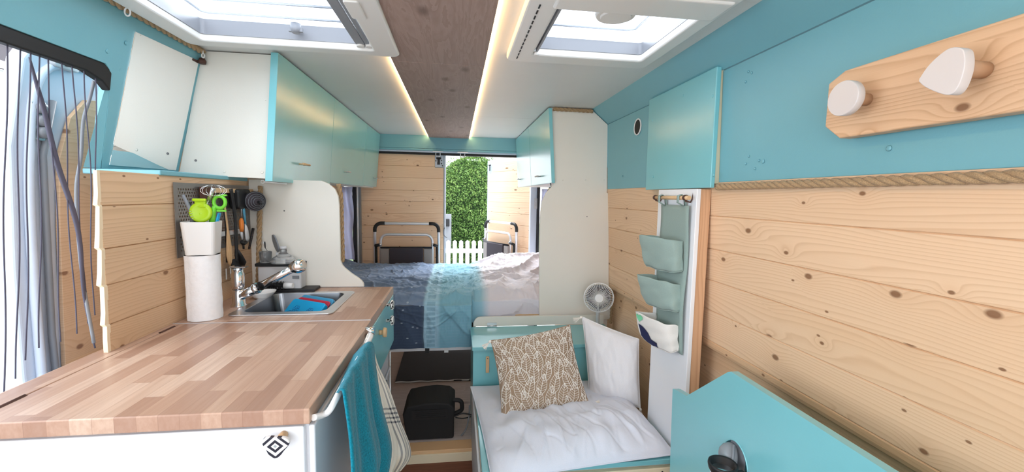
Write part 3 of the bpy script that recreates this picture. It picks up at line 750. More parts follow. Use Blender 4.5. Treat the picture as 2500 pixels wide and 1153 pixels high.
mb = MB(); mb.tube(smoothpath([at(72, 140, X=-.99), at(88, 200, X=-.99), at(108, 270, X=-.99), at(140, 400, X=-.985), at(180, 520, X=-.985), at(196, 600, X=-.985), at(205, 720, X=-.985), at(232, 850, X=-.985)], 6), [.002+.004*sin(pi*min(1, i/42)) for i in range(43)], 6); mb.build('gathered_string', M_thread, nt)

# =================================================================== LEFT OVERHEAD CABINET AND MIRROR
def handle(mb, x, y, z, L=.06, dirx=1):
    mb.tube([(x+dirx*.024, y-L/2, z), (x+dirx*.024, y+L/2, z)], .0042, 8)
def door_slab(x_top, x_bot, z0, z1, y0, y1, th):
    mb = MB(); return mb.prism([(x_top, z1), (x_bot, z0), (x_bot+th, z0), (x_top+th, z1)], 'Y', y0, y1)
cl = empty('overhead_cabinet', (-.8, 2.7, 1.36)); tag(cl, 'long wall cabinet with white end panel and three teal doors, above the sink', 'cabinet', 'overhead cabinets')
mb = MB(); mb.prism([(-.935, 1.826), (-.674, 1.826), (-.708, 1.362), (-1.035, 1.372)], 'Y', 1.745, 1.762); ep = mb.build('end_panel', M_white, cl, bevel=.001)
for u, v, r in ((575, 123, .004), (548, 419, .005), (640, 421, .005), (645, 172, .002), (648, 245, .002)):
    p = at(u, v, Y=1.7445); MB().lathe([(r, 0), (r*.8, .0012)], p, (0, -1, 0), n=12).build('screw_cap', M_white, ep)
p = at(478, 392, Y=1.7445); MB().lathe([(.0045, 0), (.0045, .001)], p, (0, -1, 0), n=12).build('screw', M_screw, ep)
mb = MB(); mb.prism([(-.94, 1.825), (-.682, 1.825), (-.714, 1.366), (-1.0, 1.374)], 'Y', 1.765, 3.785); mb.build('body', M_white, cl)
for i, (y0, y1, zb, (hu, hv)) in enumerate(((1.70, 2.425, 1.352, (748, 402)), (2.43, 3.245, 1.370, (852, 420)), (3.25, 3.785, 1.375, (920, 435)))):
    xt, xb = -.652, -.688
    d = door_slab(xt-.026, xb-.026, zb, 1.822, y0, y1, .026).build('door', M_teal, cl, bevel=.0015)
    p = at(hu, hv, X=-.66); mb = MB(); xh = xb+.0*(p.z)
    xs = xt+(xb-xt)*(1.822-p.z)/(1.822-zb)
    L = .085
    mb.tube([(xs+.022, p.y-L/2, p.z), (xs+.022, p.y+L/2, p.z)], .0045, 8); mb.tube([(xs-.002, p.y-L*.3, p.z), (xs+.022, p.y-L*.3, p.z)], .003, 6); mb.tube([(xs-.002, p.y+L*.3, p.z), (xs+.022, p.y+L*.3, p.z)], .003, 6)
    mb.build('handle', M_woodlt if i == 0 else M_ltgrey, d)
# mirror on the leaning wall
def lp(y, z, o=0): return (leanX(z)+o, y, z)
mb = MB(); mb.quad3([lp(1.422, 1.775, .004), lp(1.728, 1.785, .004), lp(1.728, 1.385, .004), lp(1.425, 1.383, .004)], .010)
mr = tag(mb.build('mirror', M_mirror, bevel=.001), 'frameless rectangular mirror on the teal wall beside the white cabinet end', 'mirror')
# wall rope left
rope([(-.925, -.3, 1.818), (-.925, 1.735, 1.818)], .011, 'jute rope along the seam of ceiling and left teal wall')
mb = MB(); mb.lathe([(.011, 0), (.013, .01), (.008, .02)], (-.927, 1.73, 1.775), (0, 0, 1), n=12); tag(mb.build('cord_bead', M_brown), 'small brown wooden bead hanging in the corner above the mirror', 'bead')
def eye(c, r, label):
    mb = MB(); c = Vector(c); mb.tube([c+Vector((r*.8*cos(a), 0, r*sin(a)*1.2)) for a in [2*pi*i/16 for i in range(16)]], .0022, 6, closed=True)
    mb.tube([c+Vector((0, 0, r*1.2)), c+Vector((0, 0, r*1.2+.012))], .002, 6)
    return tag(mb.build('screw_eye', M_whitepl), label, 'screw eye')
p = at(297, 6, Y=1.30); eye((-.905, 1.345, 1.80), .009, 'white screw eye in the ceiling rope at the top left')
eye((-.915, 1.715, 1.80), .006, 'white screw eye at the corner of rope and cabinet')
# eye hook rod under the cabinet
p0 = at(641, 444, Y=1.80); mb = MB(); mb.tube([p0+Vector((.006*cos(a), 0, .006*sin(a))) for a in [2*pi*i/16 for i in range(16)]], .002, 6, closed=True)
mb.tube([p0+Vector((.006, 0, 0)), at(700, 449, Y=1.84)], .003, 8); tag(mb.build('curtain_rod', M_whitepl), 'thin white rod with an eye end under the first cabinet door', 'rod')

# =================================================================== PARTITIONS
mb = MB()
poly = [(-.865, 1.364), (-.575, 1.364)]+[(-.545, 1.352), (-.520, 1.330), (-.507, 1.30), (-.5035, 1.26), (-.503, 1.06), (-.503, 1.02), (-.497, 1.00), (-.485, .985), (-.46, .963), (-.43, .941), (-.415, .928), (-.407, .915), (-.405, .9012), (-.865, .9012)]
mb.prism(poly, 'Y', 1.905, 1.921); pl1 = tag(mb.build('partition_panel', M_white, bevel=.002), 'cream curved partition panel standing at the end of the sink worktop', 'partition', 'partition panels')
p = at(694, 515, Y=1.905); MB().lathe([(.003, 0), (.003, .001)], p, (0, -1, 0), n=10).build('screw', M_screw, pl1)
mb = MB()
poly = [(.538, 1.828), (.781, 1.828), (.8825, 1.745), (.893, 1.365), (.893, 1.345), (.905, 1.34), (.927, .80), (.95, .60), (.95, .565), (.505, .565), (.4985, .61), (.489, 1.0), (.490, 1.22), (.500, 1.29), (.520, 1.335), (.548, 1.365), (.562, 1.385), (.566, 1.41)]
mb.prism(poly, 'Y', 2.443, 2.457); pl2 = tag(mb.build('partition_panel', M_white, bevel=.002), 'tall white partition panel with chamfered top right of the bed', 'partition', 'partition panels')
for u, v in ((1374, 440), (1430, 440), (1475, 440), (1404, 270), (1435, 272)):
    p = at(u, v, Y=2.4425); MB().lathe([(.0045, 0), (.003, .0015)], p, (0, -1, 0), n=10).build('screw_cap', M_white, pl2)
p = at(1433, 529, Y=2.4425); MB().lathe([(.003, 0), (.003, .001)], p, (0, -1, 0), n=10).build('screw', M_screw, pl2)
rope([(.55, 2.432, 1.818), (.785, 2.432, 1.816)], .011, 'short jute rope along the top of the right partition panel')
rope([at(1504, 463, Y=2.40), at(1501, 600, Y=2.42), at(1497, 700, Y=2.42), at(1491, 790, Y=2.42)], .009, 'jute rope running down the right edge of the tall partition')
rope([at(636, 455, Y=1.885), at(633, 560, Y=1.885), at(630, 700, Y=1.885)], .010, 'jute rope in the corner beside the perforated rack')
rope([at(827, 450, Y=1.95), at(832, 480, Y=1.95), at(834, 560, Y=1.95), at(836, 640, Y=1.95)], .011, 'jute rope hanging behind the cream partition by the rear curtain')
rope([(.887, -.3, 1.357), (.887, 1.35, 1.357)], .0115, 'thick jute rope under the teal panel of the right wall')

# right overhead cabinet
cr = empty('overhead_cabinet', (.7, 3.1, 1.4)); tag(cr, 'wall cabinet with two teal doors above the right side of the bed', 'cabinet', 'overhead cabinets')
mb = MB(); mb.prism([(.545, 1.826), (.78, 1.826), (.875, 1.745), (.88, 1.40), (.570, 1.40)], 'Y', 2.46, 3.79); mb.build('body', M_white, cr)
for y0, y1, (hu, hv) in ((2.425, 3.10, (1318, 431)), (3.106, 3.79, (1270, 438))):
    d = MB().prism([(.520, 1.822), (.549, 1.396), (.569, 1.396), (.540, 1.822)], 'Y', y0, y1).build('door', M_teal, cr, bevel=.0015)
    p = at(hu, hv, X=.545); mb = MB(); mb.tube([(.523, p.y-.05, p.z), (.523, p.y+.05, p.z)], .005, 8)
    for s_ in (-.03, .03): mb.tube([(.523, p.y+s_, p.z), (.55, p.y+s_, p.z)], .0035, 6)
    mb.build('handle', M_ltgrey, d)
p = at(1345, 458, Y=2.5); mb = MB(); mb.lathe([(.012, 0), (.012, .03)], p, (-.4, 0, -.8), n=10); mb.tube([p, p+Vector((.0, .02, .03))], .005, 6)
tag(mb.build('hinge', M_steel), 'small metal hinge under the right teal cabinet', 'hinge')

# right wall cupboard door
cb = empty('wall_cupboard', (.88, 1.6, 1.355)); tag(cb, 'shallow teal wall cupboard protruding above the fabric organizer', 'cupboard')
mb = MB(); mb.box(.878, .905, 1.362, 1.865, 1.368, 1.755); mb.build('body', M_cream, cb, bevel=.001)
mb = MB(); mb.prism([(.860, 1.757), (.862, 1.353), (.878, 1.353), (.878, 1.757)], 'Y', 1.352, 1.855); dd = mb.build('door', M_teal, cb, bevel=.003)
for u, v in ((1740, 235), (1742, 428), (1592, 294), (1594, 432), (1668, 234)):
    p = at(u, v, X=.861); MB().lathe([(.006, 0), (.004, .002)], p, (-1, 0, 0), n=12).build('screw_cap', M_teal, dd)

# coat rack
ck = empty('coat_rack', (.86, .65, 1.45)); tag(ck, 'knotty pine coat rack board on the teal right wall', 'coat rack')
pts = [at(u, v, X=.852) for u, v in ((2022, 205), (2022, 308), (2048, 338))]
ya, za0, za1 = pts[0].y, pts[0].z, pts[1].z; yb, zb1 = pts[2].y, pts[2].z
ztop = at(2050, 176, X=.852).z
mb = MB(); mb.prism([(ya, za0), (ya, za1), (yb, zb1), (.05, zb1), (.05, ztop), (yb, ztop)], 'X', .852, .886); mb.build('board', M_pineB, ck, bevel=.004)
hooks = []
pc = at(2056, 240, X=.792); mb = MB(); mb.lathe([(.0345, 0), (.0355, .002), (.0355, .016), (.034, .018)], (.792, pc.y, pc.z), (1, 0, 0), n=40); k = mb.build('hook_disc', M_knobw, ck, bevel=0); lab(k, 'round white coat hook disc')
MB().lathe([(.013, 0), (.012, .045)], (.809, pc.y, pc.z), (1, 0, 0), n=20).build('hook_peg', M_peggy, k)
pc = at(2318, 166, X=.785); tri = []
ctl = [at(u, v, X=.785) for u, v in ((2263, 188), (2290, 150), (2335, 113), (2368, 111), (2378, 130), (2376, 165), (2362, 205), (2344, 225), (2322, 226), (2285, 212), (2266, 199))]
ctl = [c_-Vector((0, 0, 0)) for c_ in ctl]; cl_ = smoothpath(ctl[-1:]+ctl+ctl[:2], 5)[5:-5]
tri = [(c_.y+.012, c_.z) for c_ in cl_]
mb = MB(); mb.prism(tri, 'X', .785, .804, True); k = mb.build('hook_disc', M_knobw, ck, bevel=.002); lab(k, 'rounded triangular white coat hook disc')
MB().lathe([(.015, 0), (.013, .047)], (.804, pc.y, pc.z), (1, 0, 0), n=20).build('hook_peg', M_peggy, k)

# post with organizer
ps = empty('post_panel', (.86, 1.55, 0)); tag(ps, 'white upright post panel with wood edge between bench and pine wall', 'post')
mb = MB(); mb.box(.842, .858, 1.398, 1.685, .0, 1.350); mb.build('face_board', M_gloss, ps, bevel=.002)
mb = MB(); mb.box(.859, .898, 1.402, 1.445, .0, 1.350); mb.build('stud', M_pineS, ps, bevel=.002)
og = empty('fabric_organizer', (.83, 1.52, .73)); tag(og, 'sage green hanging organizer with three fabric pockets on the white post', 'organizer')
mb = MB(); mb.grid(lambda u, v: (.832+.004*sin(v*9+u*2), 1.635-.215*u, .735+.555*v), 10, 30); mb.build('backing', M_sage, og, solid=.003)
for yy in (1.60, 1.455):
    mb = MB(); mb.tube([(.832, yy, 1.285), (.803, yy, 1.30), (.803, yy, 1.325), (.815, yy, 1.3295), (.829, yy, 1.318), (.834, yy, 1.285)], .009, 6, flat=.2); mb.build('strap', M_sage, og)
def pocket(z1, z0, mat, seed, topdx=0):
    C = [Vector((.828, 1.625, 0)), Vector((.752, 1.640, 0)), Vector((.740, 1.61, 0)), Vector((.760, 1.52, 0)), Vector((.788, 1.458, 0)), Vector((.828, 1.448, 0))]
    path = smoothpath(C, 8); n = len(path)-1
    def fn(u, v):
        i = min(int(u*n), n-1); f = u*n-i; p = path[i].lerp(path[i+1], f)
        s_ = .62+.38*v**.6                      # draws in towards the wall at the bottom
        z = z0+(z1-z0)*v+.012*sin(u*pi)*(v-.4)-.010*(1-v)*sin(u*pi)
        w_ = .010*noise.noise(Vector((u*5+seed, v*3, seed)))*(1-v*.7)
        return (.828-(.828-p.x)*s_+w_, p.y+w_*.5-.01*(1-v), z+.006*noise.noise(Vector((u*6, seed, 0))))
    mb = MB(); mb.grid(fn, 40, 16)
    # bottom closing
    mb.grid(lambda u, v: tuple(Vector(fn(u, 0)).lerp(Vector((.828, 1.53, z0-.004)), v)), 40, 5)
    return mb.build('pocket', mat, og, solid=.0025), fn
pocket(1.158, 1.052, M_sage, 1.0); pocket(.996, .902, M_sage, 5.0)
pk, fn = pocket(.838, .745, M_linen, 9.0); lab(pk, 'white linen pocket with mint and navy print')
def sticker(fn, poly, mat, name, par, off=.0028):
    """flat print following the pocket surface: poly in (u,v) of the pocket, triangulated finely"""
    cx = sum(p[0] for p in poly)/len(poly); cy = sum(p[1] for p in poly)/len(poly); mb = MB(); K = 6; n = len(poly); vs = []; fs = []
    for k in range(K+1):
        for (a, b) in poly:
            u = cx+(a-cx)*k/K; v = cy+(b-cy)*k/K; p = Vector(fn(u, v)); du = Vector(fn(u+.01, v))-p; dv = Vector(fn(u, v+.02))-p
            nn = du.cross(dv).normalized()
            if nn.x > 0: nn = -nn
            vs.append(p+nn*off)
    for k in range(K):
        for i in range(n): fs.append((k*n+i, k*n+(i+1) % n, (k+1)*n+(i+1) % n, (k+1)*n+i))
    mb.add(vs, fs, True); return mb.build(name, mat, par)
heart = [(.25+.075*(16*sin(a)**3)/16, .83+.17*(13*cos(a)-5*cos(2*a)-2*cos(3*a)-cos(4*a))/16*-1*-1) for a in [2*pi*i/40 for i in range(40)]]
heart = [(.37+(a-.2)*.85, b) for a, b in heart]
sticker(fn, heart, M_mint, 'heart_print', pk)
shape = [(.22, .60), (.25, .58), (.30, .56), (.34, .50), (.38, .40), (.40, .28), (.43, .16), (.46, .14), (.50, .20), (.49, .10), (.50, .02), (.46, .05), (.42, .03), (.34, .04), (.27, .08), (.235, .18), (.22, .40)]
shape = [(.36+(a-.2)*.85, b) for a, b in shape]
sticker(fn, shape, M_navy, 'navy_print', pk)
rd = empty('hanging_rod', (.82, 1.53, 1.31)); tag(rd, 'short beech rod on two dark brackets at the top of the white post', 'rod')
mb = MB(); mb.tube([(.815, 1.40, 1.318), (.815, 1.66, 1.318)], .0075, 12); mb.build('rod', M_woodlt, rd)
for yy in (1.655, 1.425):
    mb = MB(); mb.tube([(.846, yy, 1.345), (.842, yy, 1.315), (.835, yy, 1.302), (.815, yy, 1.306)], .003, 6); mb.tube([(.815, yy-.006, 1.318), (.815, yy+.006, 1.318)], .010, 12); mb.build('bracket', M_brown, rd)

# folding teal board with recess and tumbler
fb = empty('folding_board', (.72, .6, 0)); tag(fb, 'large teal board with notched corner standing in front of the pine wall', 'board')
pc = at(1793, 1134, X=.722); HRY, HRZ = .050, .062
hole = [(pc.y+HRY*sin(2*pi*i/48), pc.z-HRZ*cos(2*pi*i/48)) for i in range(49)]
hA = [(pc.y+HRY*sin(pi*i/24), pc.z+HRZ*cos(pi*i/24)) for i in range(25)]      # top -> far side -> bottom
hB = [(pc.y-HRY*sin(pi*i/24), pc.z-HRZ*cos(pi*i/24)) for i in range(25)]      # bottom -> near side -> top
mb = MB(); mb.prism([(pc.y, 0), (1.249, 0.0), (1.276, .678), (1.262, .683), (1.192, .694), (1.003, .853), (.990, .860), (pc.y, .860)]+hA, 'X', .722, .742)
mb.prism([(pc.y, .860), (-.3, .860), (-.3, 0.0), (pc.y, 0.0)]+hB, 'X', .722, .742); bd = mb.build('panel', M_teal, fb)
mb = MB(); mb.lathe([(.075, 0), (.075, .003)], (.7365, pc.y, pc.z), (1, 0, 0), n=40); mb.build('recess_back', M_teal, bd)
mb = MB(); mb.tube([(.7225, y_, z_) for y_, z_ in hole[:-1]], .0022, 8, closed=True); mb.build('recess_rim', M_teal, bd)
th_ = empty('cup_holder', (.71, pc.y, pc.z)); tag(th_, 'smoky clear plastic flap holder set in the round recess of the teal board', 'cup holder')
hc = at(1790, 1112, X=.72)
mb = MB(); mb.prism(rrect(hc.y-.034, hc.y+.026, hc.z-.055, hc.z+.040, .022), 'X', .7275, .731); mb.build('back_plate', M_grey, th_, bevel=.002)
mb = MB(); mb.lathe([(.032, 0), (.031, .012), (.026, .024), (.016, .033), (.004, .037)], (.7245, hc.y+.004, hc.z-.004), (-1, .35, .1), n=32, sy=.9); mb.build('flap', M_smoke, th_)
mb = MB(); mb.tube([(.715, hc.y-.026, hc.z-.03), (.700, hc.y-.026, hc.z+.0), (.712, hc.y-.010, hc.z+.036)], .0035, 8); mb.build('hinge_arm', M_grey, th_)
q = at(1766, 1118, X=.665)-Vector((0, 0, .020))
tb = empty('thermos_cup', (.665, q.y, q.z-.14)); tag(tb, 'steel thermos cup with black rim held in front of the teal board', 'cup')
mb = MB(); mb.lathe([(.026, -.16), (.028, -.14), (.0285, -.014), (.028, -.012)], q, n=36); mb.build('body', M_chrome, tb)
mb = MB(); mb.lathe([(.0285, -.018), (.033, -.010), (.035, 0), (.034, .006), (.029, .004), (.026, -.012), (.010, -.014)], q, n=36); mb.build('rim', M_black, tb)
mb = MB(); mb.box(.676, .705, q.y-.030, q.y-.018, q.z-.13, q.z-.002); mb.lathe([(.004, 0), (.004, .002)], (.680, q.y-.036, q.z-.012), (0, -1, 0), n=10); mb.build('handle', M_black, tb, bevel=.003)

# =================================================================== KITCHEN
kb = empty('kitchen_cabinet', (-.55, 1.1, 0)); tag(kb, 'white front kitchen cabinet with patterned knob under the near worktop', 'cabinet')
mb = MB(); mb.box(-.885, -.285, .835, 1.385, 0, .868); mb.build('body', M_gloss, kb, bevel=.002)
mb = MB(); mb.box(-.885, -.290, .818, .834, .0, .862); fr = mb.build('door', M_gloss, kb, bevel=.003)
mb = MB(); mb.box(-.284, -.272, .825, 1.375, .02, .860); mb.build('side_door', M_gloss, kb, bevel=.004)
q = at(675, 1086, Y=.795)
mb = MB(); mb.lathe([(.007, 0), (.009, .012), (.007, .022)], (q.x+.006, .818, q.z+.008), (-.15, -1, -.25), n=16); mb.build('knob_peg', M_woodlt, fr)
kp = []
for i in range(48):
    a = 2*pi*i/48-pi/2; r = .0215/(1+.18*cos(3*(a+pi/2)+pi))
    kp.append((r*cos(a)*1.0, r*sin(a)*.92))
mb = MB(); mb.prism(kp, 'Y', -.008, .0, True)
me_obj = mb.xf(Matrix.Translation((q.x, .797, q.z)) @ Matrix.Rotation(radians(6), 4, 'Y'))
knob = empty('knob_anchor', (q.x, .797, q.z)); COL.objects.unlink(knob); 
ko = me_obj.build('knob', M_knobp, fr, bevel=.0015)
# give the knob its own origin so that the printed pattern is centred on it
dlt = Vector((q.x, .797, q.z))-ORG[fr.name]
ko.data.transform(Matrix.Translation(-dlt)); ko.location = dlt; ORG[ko.name] = Vector((q.x, .797, q.z))
bpy.data.objects.remove(knob)
# towel bar
tbz = .862
mb = MB(); mb.tube(smoothpath([at(766, 1020, X=-.272), at(790, 1013, X=-.262), at(806, 1000, X=-.245), at(830, 956, X=-.238), at(862, 900, X=-.238), at(902, 830, X=-.238), at(905, 818, X=-.25), at(897, 822, X=-.272)], 6), .0065, 10)
tag(mb.build('towel_bar', M_whitepl), 'white towel bar on the side of the near kitchen cabinet', 'towel bar')
mb = MB(); p = at(905, 808, X=-.262); mb.lathe([(.012, 0), (.012, .03)], (p.x-.018, p.y, p.z), (1, 0, 0), n=16)
tag(mb.build('door_catch', M_chrome), 'small chrome catch below the worktop joint', 'catch')

# worktops
wt1 = empty('worktop_leaf', (-.56, 1.1, .87)); tag(wt1, 'hinged near worktop leaf of striped beech blocks', 'worktop')
mb = MB(); mb.box(-.846, -.276, .812, 1.394, .869, .900); mb.build('slab', M_butch, wt1, bevel=.0025)
mb = MB(); mb.box(-.905, -.8485, .812, 1.394, .869, .900); tag(mb.build('worktop_strip', M_butch, bevel=.002), 'narrow beech worktop strip behind the hinged leaf', 'worktop')
for i, (a, b) in enumerate((((12, 997), (92, 965)), ((407, 813), (443, 797)))):
    pa = at(*a, Z=.9); pb = at(*b, Z=.9); mb = MB(); mb.box(-.852, -.842, pa.y, pb.y, .8985, .9008)
    mb.tube([(-.847, pa.y, .8995), (-.847, pb.y, .8995)], .0035, 8)
    tag(mb.build('hinge', M_brown), ('dark worktop hinge at the near left corner', 'dark worktop hinge near the pine wall and paper roll')[i], 'hinge', 'worktop hinges')
SK = (-.735, -.437, 1.487, 1.790)
mb = MB()
for a, b, c, d in ((-.868, -.278, 1.397, SK[2]), (-.868, SK[0], SK[2], SK[3]), (SK[1], -.278, SK[2], SK[3]), (-.868, -.278, SK[3], 1.904)): mb.box(a, b, c, d, .869, .900)
tag(mb.build('worktop', M_butch), 'beech block worktop around the sink', 'worktop')
mb = MB(); mb.box(-.868, -.277, 1.3945, 1.3968, .870, .9012); struct(mb.build('trim_9', M_alu), 'thin metal strip between the two worktops', 'trim')
# sink
sk = empty('sink', (-.585, 1.64, .74)); tag(sk, 'rectangular stainless steel sink set in the beech worktop', 'sink')
mb = MB(); ring(mb, (-.752, -.418, 1.466, 1.808), (-.722, -.450, 1.500, 1.778), .9005, .9045, .02, .03, 8); mb.build('rim', M_steel, sk, bevel=.0012)
A = rrect(-.722, -.450, 1.500, 1.778, .03, 8); Bm = rrect(-.700, -.472, 1.522, 1.756, .03, 8); k = len(A); mb = MB()
vs = [(x, y, .9035) for x, y in A]+[(x, y, .775) for x, y in Bm]; o_ = [(i, (i+1) % k, k+(i+1) % k, k+i) for i in range(k)]+[tuple(range(k, 2*k))]
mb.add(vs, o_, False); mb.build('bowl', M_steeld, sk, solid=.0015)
MB().lathe([(.022, 0), (.022, .002), (.010, .003)], (-.60, 1.64, .776), n=20).build('drain', M_chrome, sk)
# ice packs
def icepack(name, cols, ox, oy, rz, tilt, label, relief=True):
    e = empty('ice_pack', (ox, oy, .78)); tag(e, label, 'ice pack', 'ice packs in the sink')
    mx = Matrix.Translation((ox, oy, .868)) @ Matrix.Rotation(rz, 4, 'Z') @ Matrix.Rotation(tilt, 4, 'X')
    mb = MB(); mb.prism(rrect(-.085, .085, -.05, .05, .014), 'Y', -.010, .010); mb.xf(mx); mb.build('body', cols, e, bevel=.004)
    if relief:
        mb = MB()
        for sx in (-.035, .035):
            for kk in range(6):
                a = kk*pi/3; mb.tube([(sx+.010*cos(a)+.006*cos(t_), -.0105, .005+.010*sin(a)+.006*sin(t_)) for t_ in [2*pi*j/10 for j in range(10)]], .0009, 5, closed=True)
        mb.tube([(x_, -.0105, -.012+.008*sin(x_*90)) for x_ in [-.07+.14*j/30 for j in range(31)]], .001, 5)
        mb.xf(mx); mb.build('relief', M_bluedk, e)
icepack('a', M_blue, -.560, 1.610, radians(-32), radians(-48), 'bright blue ice pack with flower relief leaning in front in the sink')
icepack('b', plain('ice_pack_pale', rgb(70, 150, 190), .3), -.545, 1.668, radians(-32), radians(-44), 'paler blue ice pack leaning behind the bright one', False)
mb = MB(); mb.prism(rrect(-.084, .084, -.047, .047, .014), 'Y', -.003, .003); mb.xf(Matrix.Translation((-.552, 1.639, .872)) @ Matrix.Rotation(radians(-32), 4, 'Z') @ Matrix.Rotation(radians(-46), 4, 'X')); tag(mb.build('ice_pack', M_red, bevel=.002), 'thin red edged cool pack between the two blue ones', 'ice pack', 'ice packs in the sink')
# faucet
fc = empty('faucet', (-.80, 1.63, .90)); tag(fc, 'chrome kitchen faucet with pull-out spray head over the sink', 'faucet')
bs = at(577, 742, Y=1.615); bs = Vector((-.775, 1.60, .90))
mb = MB(); mb.lathe([(.026, 0), (.026, .004), (.021, .010), (.020, .055), (.019, .062)], bs, n=28); mb.build('base', M_chrome, fc)
mb = MB(); mb.lathe([(.0185, .063), (.021, .078), (.0215, .118), (.018, .124), (.018, .140)], bs, n=28); mb.build('mixer_body', M_chrome, fc)
mb = MB(); mb.prism([(bs.x-.022, .0), (bs.x+.03, .0), (bs.x+.034, .004), (bs.x-.02, .006)], 'Y', bs.y-.014, bs.y+.014); mb.xf(Matrix.Translation((0, 0, bs.z+.141))); mb.build('lever', M_chrome, fc, bevel=.001)
a0 = bs+Vector((.004, 0, .035)); a1 = at(628, 703, Y=1.58); a2 = at(722, 652, Y=1.56); hd_ = at(738, 648, Y=1.555)
mb = MB(); mb.tube([a0, a0.lerp(a1, .9)], [.016, .0165], 20); mb.build('spout_lower', M_chrome, fc)
mb = MB(); mb.tube([a0.lerp(a1, .88), a0.lerp(a1, .93), a1, a1+(a2-a1)*.03], [.019, .0205, .0205, .018], 20); mb.build('collar', M_chrome, fc)
mb = MB(); mb.tube([a1, a1+(a2-a1)*.5, a2], .0135, 20); mb.build('spout', M_chrome, fc)
mb = MB(); dr = (a2-a1).normalized(); mb.lathe([(.014, -.022), (.020, -.012), (.0245, .002), (.0255, .012), (.022, .026), (.013, .033)], a2+dr*.002, (dr+Vector((.35, -.2, -.15))), n=28); mb.build('spray_head', M_chrome, fc)
mb = MB(); mb.tube([a1+dr*.012, a1+dr*.016], .0165, 16); mb.build('seal_ring', M_rubber, fc)
# dish brush and soap bowl, black tray with grey box
mb = MB(); mb.box(-.835, -.585, 1.815, 1.895, .9006, .912); tag(mb.build('tray', M_black, bevel=.003), 'flat black tray behind the sink under the grey box', 'tray')
gb = empty('storage_box', (-.735, 1.85, .912)); tag(gb, 'light grey box with black lid standing on the black tray', 'box')
mb = MB(); mb.prism(rrect(-.812, -.642, 1.830, 1.895, .01), 'Z', .912, 1.006); mb.build('body', M_ltgrey, gb, bevel=.003)
mb = MB(); mb.box(-.818, -.640, 1.825, 1.899, 1.006, 1.019); mb.build('lid', M_blackmat, gb, bevel=.002)
mb = MB(); mb.box(-.675, -.648, 1.827, 1.830, .955, .967); mb.build('grip', M_grey, gb, bevel=.001)
# things on the box
mb = MB(); mb.lathe([(.020, 0), (.022, .002), (.024, .045), (.022, .046), (.020, .004), (.002, .003)], (-.785, 1.85, 1.0195), n=20); tag(mb.build('glass_tumbler', M_clear), 'small clear tumbler on the left of the black lid', 'glass')
mb = MB(); mb.lathe([(.048, 0), (.050, .006), (.040, .022), (.020, .036), (.013, .042), (.013, .054), (.010, .056)], (-.715, 1.85, 1.0195), n=28); bt = mb.build('flask', M_clear); tag(bt, 'squat clear glass flask on the black lid', 'flask')
mb = MB(); mb.lathe([(.014, 0), (.013, .012)], (-.715, 1.85, 1.0755), n=16); mb.build('stopper', M_ltgrey, bt)
cc = Vector((-.752, 1.87, 1.098)); mb = MB(); mb.lathe([(.042, -.003), (.043, 0), (.042, .003)], cc, Vector((-.75, -.5, -.15)), n=32, sy=.75)
e = empty('hand_mirror', (-.75, 1.87, 1.02)); tag(e, 'small oval mirror leaning up on the black lid', 'mirror'); mb.build('mirror_disc', M_grey, e)
mb = MB(); mb.tube([cc+Vector((.004, 0, -.038)), (-.745, 1.872, 1.021)], .004, 8); mb.build('stem', M_ltgrey, e)
mb = MB(); sp = [at(u, v, Y=1.85) for u, v in ((645, 590), (648, 606), (656, 620), (664, 632))]; sp[-1] = Vector((-.783, 1.85, 1.04)); mb.tube(smoothpath(sp, 5), [.009, .0105, .011, .010, .008]+[.004]*11, 10, flat=.25); tag(mb.build('spoon', M_steel), 'metal spoon standing in the small clear tumbler', 'spoon')
mb = MB(); mb.tube([(-.700, 1.832, 1.026), (-.665, 1.834, 1.026)], .006, 10); tag(mb.build('small_tube', M_ltgrey), 'small white tube lying at the front of the black lid', 'tube')
br = empty('dish_brush', (-.76, 1.79, .915)); tag(br, 'dish brush with black bristles and white end beside the tray', 'brush')
c0, c1 = Vector((-.790, 1.812, .934)), Vector((-.700, 1.812, .930))
mb = MB(); random.seed(11)
for i in range(420):
    t_ = random.random(); a = random.random()*2*pi; r = .020*(1-.35*abs(t_-.5)); d_ = Vector((.25*(random.random()-.5), cos(a), sin(a))); b_ = c0.lerp(c1, t_)
    e_ = b_+d_*r*(.8+.4*random.random())
    if e_.z < .914: e_.z = .914
    mb.tube([b_, e_], [.0012, .0006], 3, cap=False)
mb.tube([c0, c1], .008, 8); mb.build('bristles', M_blackmat, br)['kind'] = 'stuff'
mb = MB(); mb.tube([c1, c1+Vector((.034, -.003, .0))], [.013, .011], 14); mb.build('end_cap', M_whitepl, br)
mb = MB(); mb.lathe([(.020, 0), (.030, .004), (.046, .022), (.048, .027), (.044, .024), (.028, .007), (.005, .006)], (-.725, 1.700, .9005), n=32, sy=.8)
mb.xf(Matrix.Translation((-.02, .02, 0))); tag(mb.build('soap_bowl', M_whitepl), 'small white bowl with a green rim between faucet and sink', 'bowl')

